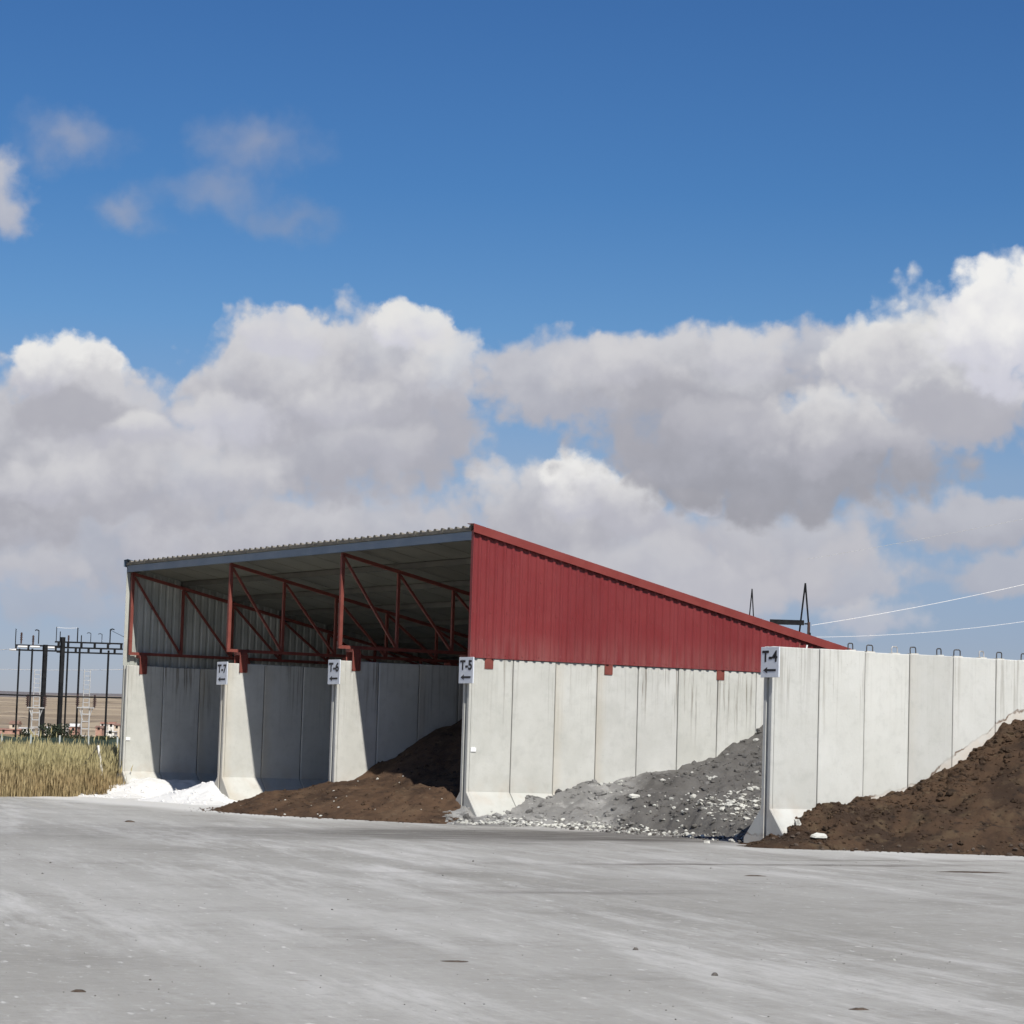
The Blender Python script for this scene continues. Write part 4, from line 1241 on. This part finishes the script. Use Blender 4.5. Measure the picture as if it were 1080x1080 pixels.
# fence with green netting, and shrubs, beyond the grass
M['netting'] = worn('green_netting', (0.020, 0.036, 0.030), (0.040, 0.060, 0.048), 1.5, 0.9)
M['post'] = worn('pale_fence_post', (0.36, 0.42, 0.42), (0.46, 0.5, 0.5), 3, 0.6)
DF = 118.0
fen = thing('netting_fence', far(60, 785, DF).xy.to_3d(), 'dark green netting fence with pale posts behind the dry grass', 'fence')
fp = [far(-90 + i * 30.5, 790, DF, i * .9) for i in range(12)]
for i, p in enumerate(fp):
    MB().tube([(p.x, p.y, -.1), (p.x, p.y, 1.36)], .045, 8).build('fence_post', M['post'], fen)
    if i:
        q = fp[i - 1]
        d = (q - p).normalized()
        a, c = Vector((p.x, p.y, 0)) + d * .06, Vector((q.x, q.y, 0)) - d * .06
        m = MB()
        nrm = Vector((-d.y, d.x, 0)) * .008
        seg = 8
        for k in range(seg):
            s0, s1 = a.lerp(c, k / seg), a.lerp(c, (k + 1) / seg)
            z0, z1 = [1.27 - .05 * math.sin(math.pi * t) for t in (k / seg, (k + 1) / seg)]
            vs = [s0 + nrm, s1 + nrm, s1 + nrm + Vector((0, 0, z1)), s0 + nrm + Vector((0, 0, z0)), s0 - nrm, s1 - nrm, s1 - nrm + Vector((0, 0, z1)), s0 - nrm + Vector((0, 0, z0))]
            m.add(vs, [(0, 1, 2, 3), (7, 6, 5, 4), (3, 2, 6, 7)])
        m.build('netting', M['netting'], fen)

def leafmat(name, a, b_):
    m, nt, b = material(name, 0.85, 0, 0.2)
    at = node(nt, 'ShaderNodeNewGeometry').outputs['Random Per Island']
    nt.links.new(mixc(nt, at, a, b_), b.inputs['Base Color'])
    return m
M['shrub'] = leafmat('shrub_leaves', (0.018, 0.028, 0.018), (0.05, 0.062, 0.036))
M['bark'] = worn('bark', (0.07, 0.05, 0.035), (0.11, 0.08, 0.055), 6, 0.9)
def shrub(p, w, h, label):
    t = thing('shrub', (p.x, p.y, 0), label, 'shrub', 'shrubs beyond the fence')
    m = MB()
    for s in range(5):
        a = s * 1.3
        m.tube([(p.x, p.y, -.1), (p.x + math.cos(a) * w * .2, p.y + math.sin(a) * w * .2, h * .45), (p.x + math.cos(a) * w * .36, p.y + math.sin(a) * w * .36, h * .8)], .07, 5, r2=.02)
    m.build('stems', M['bark'], t)
    lv, lf = [], []
    cl = [(random.gauss(0, .28) * w, random.gauss(0, .28) * w, h * random.uniform(.35, .85), random.uniform(.14, .26) * w) for _ in range(16)]
    for _ in range(2200):
        c = random.choice(cl)
        d = Vector((random.gauss(0, 1), random.gauss(0, 1), random.gauss(0, .8))).normalized() * c[3] * random.random() ** .4
        q = Vector((p.x + c[0], p.y + c[1], max(.05, c[2]))) + d
        if q.z < 0.05 or q.z > h: continue
        a = Vector((random.gauss(0, 1), random.gauss(0, 1), random.gauss(0, 1))).normalized() * random.uniform(.04, .085)
        b_ = a.orthogonal().normalized() * random.uniform(.03, .055)
        k = len(lv)
        lv += [q - a, q + b_, q + a, q - b_]
        lf.append((k, k + 1, k + 2, k + 3))
    MB().add(lv, lf).build('foliage', M['shrub'], t)
for u, D, w, h, lab in ((60, 150, 2.2, 2.0, 'rounded dark shrub at the foot of the thick gantry poles'), (96, 150, 1.6, 1.4, 'low dark shrub under the right switch tower'), (110, 158, 2.6, 1.35, 'wide low dark shrub under the rightmost gantry pole'),
                       (82, 155, 2.2, 1.3, 'low dark shrub in the gap between the gantry poles'), (8, 152, 3.0, 1.1, 'low dark hedge-like shrub at the left edge of the picture'), (124, 150, 1.6, 1.4, 'dark shrub against the outermost bay wall'), (44, 150, 1.8, 1.2, 'small dark shrub under the left switch tower')):
    p = far(u, 780, D)
    shrub(p, w, h, lab)

# village far behind
HW = {'white': worn('white_render', (0.70, 0.68, 0.63), (0.78, 0.76, 0.72), .5, .9), 'cream': worn('cream_render', (0.55, 0.46, 0.36), (0.62, 0.53, 0.43), .5, .9),
      'pink': worn('brick_wall', (0.38, 0.22, 0.17), (0.45, 0.28, 0.22), .5, .9)}
HR = {'tile': worn('clay_tiles', (0.30, 0.15, 0.11), (0.38, 0.21, 0.16), .6, .9), 'pale': worn('pale_sheet_roof', (0.66, 0.65, 0.62), (0.74, 0.73, 0.7), .6, .7), 'brown': worn('brown_tiles', (0.22, 0.13, 0.10), (0.27, 0.17, 0.13), .6, .9)}
DV = 1100.0
def house(u, vb, wpx, hpx, rpx, wall, roof, label, dd=0, depth=9.0):
    k = DV / F_PX
    p = far(u, vb, DV, dd)
    p.z = max(p.z, -0.5)
    W, Hh, Rh = wpx * k, hpx * k, rpx * k
    t = thing('house', p, label, 'house', 'houses of the far village')
    R0, F0 = right0, H_F
    def P(s, f, z): return p + R0 * s + F0 * f + Vector((0, 0, z))
    base = -6.0
    v = [P(s, f, z) for z in (base, Hh) for s, f in ((-W / 2, 0), (W / 2, 0), (W / 2, depth), (-W / 2, depth))]
    MB().add(v, [(0, 1, 5, 4), (1, 2, 6, 5), (2, 3, 7, 6), (3, 0, 4, 7), (4, 5, 6, 7)]).build('wall', HW[wall], t)
    e = .4
    v = [P(-W / 2 - e, -e, Hh + .05), P(W / 2 + e, -e, Hh + .05), P(W / 2 + e, depth + e, Hh + .05), P(-W / 2 - e, depth + e, Hh + .05), P(-W / 2 - e, depth / 2, Hh + Rh), P(W / 2 + e, depth / 2, Hh + Rh)]
    MB().add(v, [(0, 1, 5, 4), (2, 3, 4, 5), (0, 4, 3), (1, 2, 5), (0, 3, 2, 1)]).build('roof', HR[roof], t)
    nwin = max(1, int(W / 4))
    for i in range(nwin):
        s = -W / 2 + W * (i + .5) / nwin
        v = [P(s + a, -.06 + f, Hh * .35 + b_) for f in (0, .05) for a, b_ in ((-.5, 0), (.5, 0), (.5, 1.2), (-.5, 1.2))]
        MB().add(v, [(0, 1, 2, 3), (4, 7, 6, 5), (0, 4, 5, 1), (1, 5, 6, 2), (2, 6, 7, 3), (3, 7, 4, 0)]).build('window', M['pole'], t)
house(9, 774, 22, 4, 1.6, 'pink', 'tile', 'long low brick house with tiled roof at the left edge')
house(26, 773.5, 13, 5, 1.2, 'white', 'pale', 'long low white building left of the left switch tower', 6)
house(14, 769, 9, 5.5, 4, 'cream', 'brown', 'brown-roofed house above the long low buildings', 60)
house(50, 775, 5, 7, 1.5, 'white', 'pale', 'small white house right of the first thick pole')
house(55, 772, 8, 3, 2, 'cream', 'tile', 'cream cottage between the two thick poles', 20)
house(68, 773.5, 2.6, 9, 1, 'white', 'pale', 'narrow white house just right of the second thick pole', 10)
house(77, 773, 9, 6.5, 3.4, 'pink', 'pale', 'pale-roofed brick house between the gantry poles', 5)
house(73, 773, 5, 5, 2.5, 'pink', 'tile', 'small tiled brick house beside the pale-roofed one', 30)
house(108, 768, 5, 5, 2.2, 'white', 'tile', 'white house left of the rightmost gantry pole', 90)
house(117, 768, 6, 4.5, 2.4, 'white', 'tile', 'white tiled house right of the rightmost gantry pole', 70)
house(123, 770, 6, 5, 2.5, 'cream', 'brown', 'cream house next to the outermost bay wall', 40)
house(104, 771, 7, 3.5, 2.4, 'pink', 'brown', 'low brick house right of the right switch tower', 50)
house(116, 775, 8, 3, .8, 'white', 'pale', 'low white shed in front of the far houses', -60)

# rolling fields and ridge
def field_mat():
    m, nt, b = material('dry_fields', 0.95, 0, 0.05)
    p = pos(nt)
    s = node(nt, 'ShaderNodeSeparateXYZ', {0: p})
    sv = scaled(nt, p, (0.0011, 0.0011, 0.0))
    sv = node(nt, 'ShaderNodeVectorMath', {0: sv, 1: scaled(nt, node(nt, 'ShaderNodeTexNoise', {'Vector': p, 'Scale': 0.002}).outputs['Color'], (.5, .5, 0))}, operation='ADD').outputs[0]
    vo = node(nt, 'ShaderNodeTexVoronoi', {'Vector': sv, 'Scale': 8.0})
    r = node(nt, 'ShaderNodeSeparateColor', {0: vo.outputs['Color']}).outputs[0]
    c = mixc(nt, maprange(nt, r, 0.2, 0.8, 0, 1, False), (0.27, 0.215, 0.155), (0.43, 0.35, 0.25))  # field tones paled and greyed to carry the haze of distance
    c = mixc(nt, maprange(nt, r, 0.80, 0.84, 0, 0.6), c, (0.22, 0.175, 0.135))
    ed = node(nt, 'ShaderNodeTexVoronoi', {'Vector': sv, 'Scale': 8.0}, feature='DISTANCE_TO_EDGE').outputs[0]
    c = mixc(nt, maprange(nt, ed, 0.0, 0.03, 0.8, 0.0), c, (0.12, 0.10, 0.08))
    # scrub-covered upper slopes, grey-lilac with distance haze put into the colour
    zz = math_n(nt, 'ADD', s.outputs[2], math_n(nt, 'MULTIPLY_ADD', noise(nt, p, 0.0016, 5.0), 70.0, -35.0))
    c = mixc(nt, maprange(nt, zz, 39.0, 46.0, 0, 0.95), c, (0.165, 0.155, 0.16))
    nt.links.new(c, b.inputs['Base Color'])
    return m
M['fields'] = field_mat()
hv, hf = [], []
NR, NA = 26, 130
for i in range(NR):
    d = 1150 + (4600 - 1150) * i / (NR - 1)
    for j in range(NA):
        a = YAW + rad(-60 + 120 * j / (NA - 1))
        x, y = CAM.x + math.sin(a) * d, CAM.y + math.cos(a) * d
        t = min(1, (d - 1150) / 2850)
        z = 62 * (t ** 1.15) * (1 + .10 * mnoise.noise(Vector((x * .0012, y * .0012, 0)))) - (0 if d < 4000 else (d - 4000) * .12)
        z += 5 * mnoise.noise(Vector((x * .004, y * .004, 7))) * t
        hv.append((x, y, z - 0.5))
for i in range(NR - 1):
    for j in range(NA - 1):
        hf.append((i * NA + j, i * NA + j + 1, (i + 1) * NA + j + 1, (i + 1) * NA + j))
struct(MB().add(hv, [f[::-1] for f in hf]).build('hills', M['fields'], smooth=True))
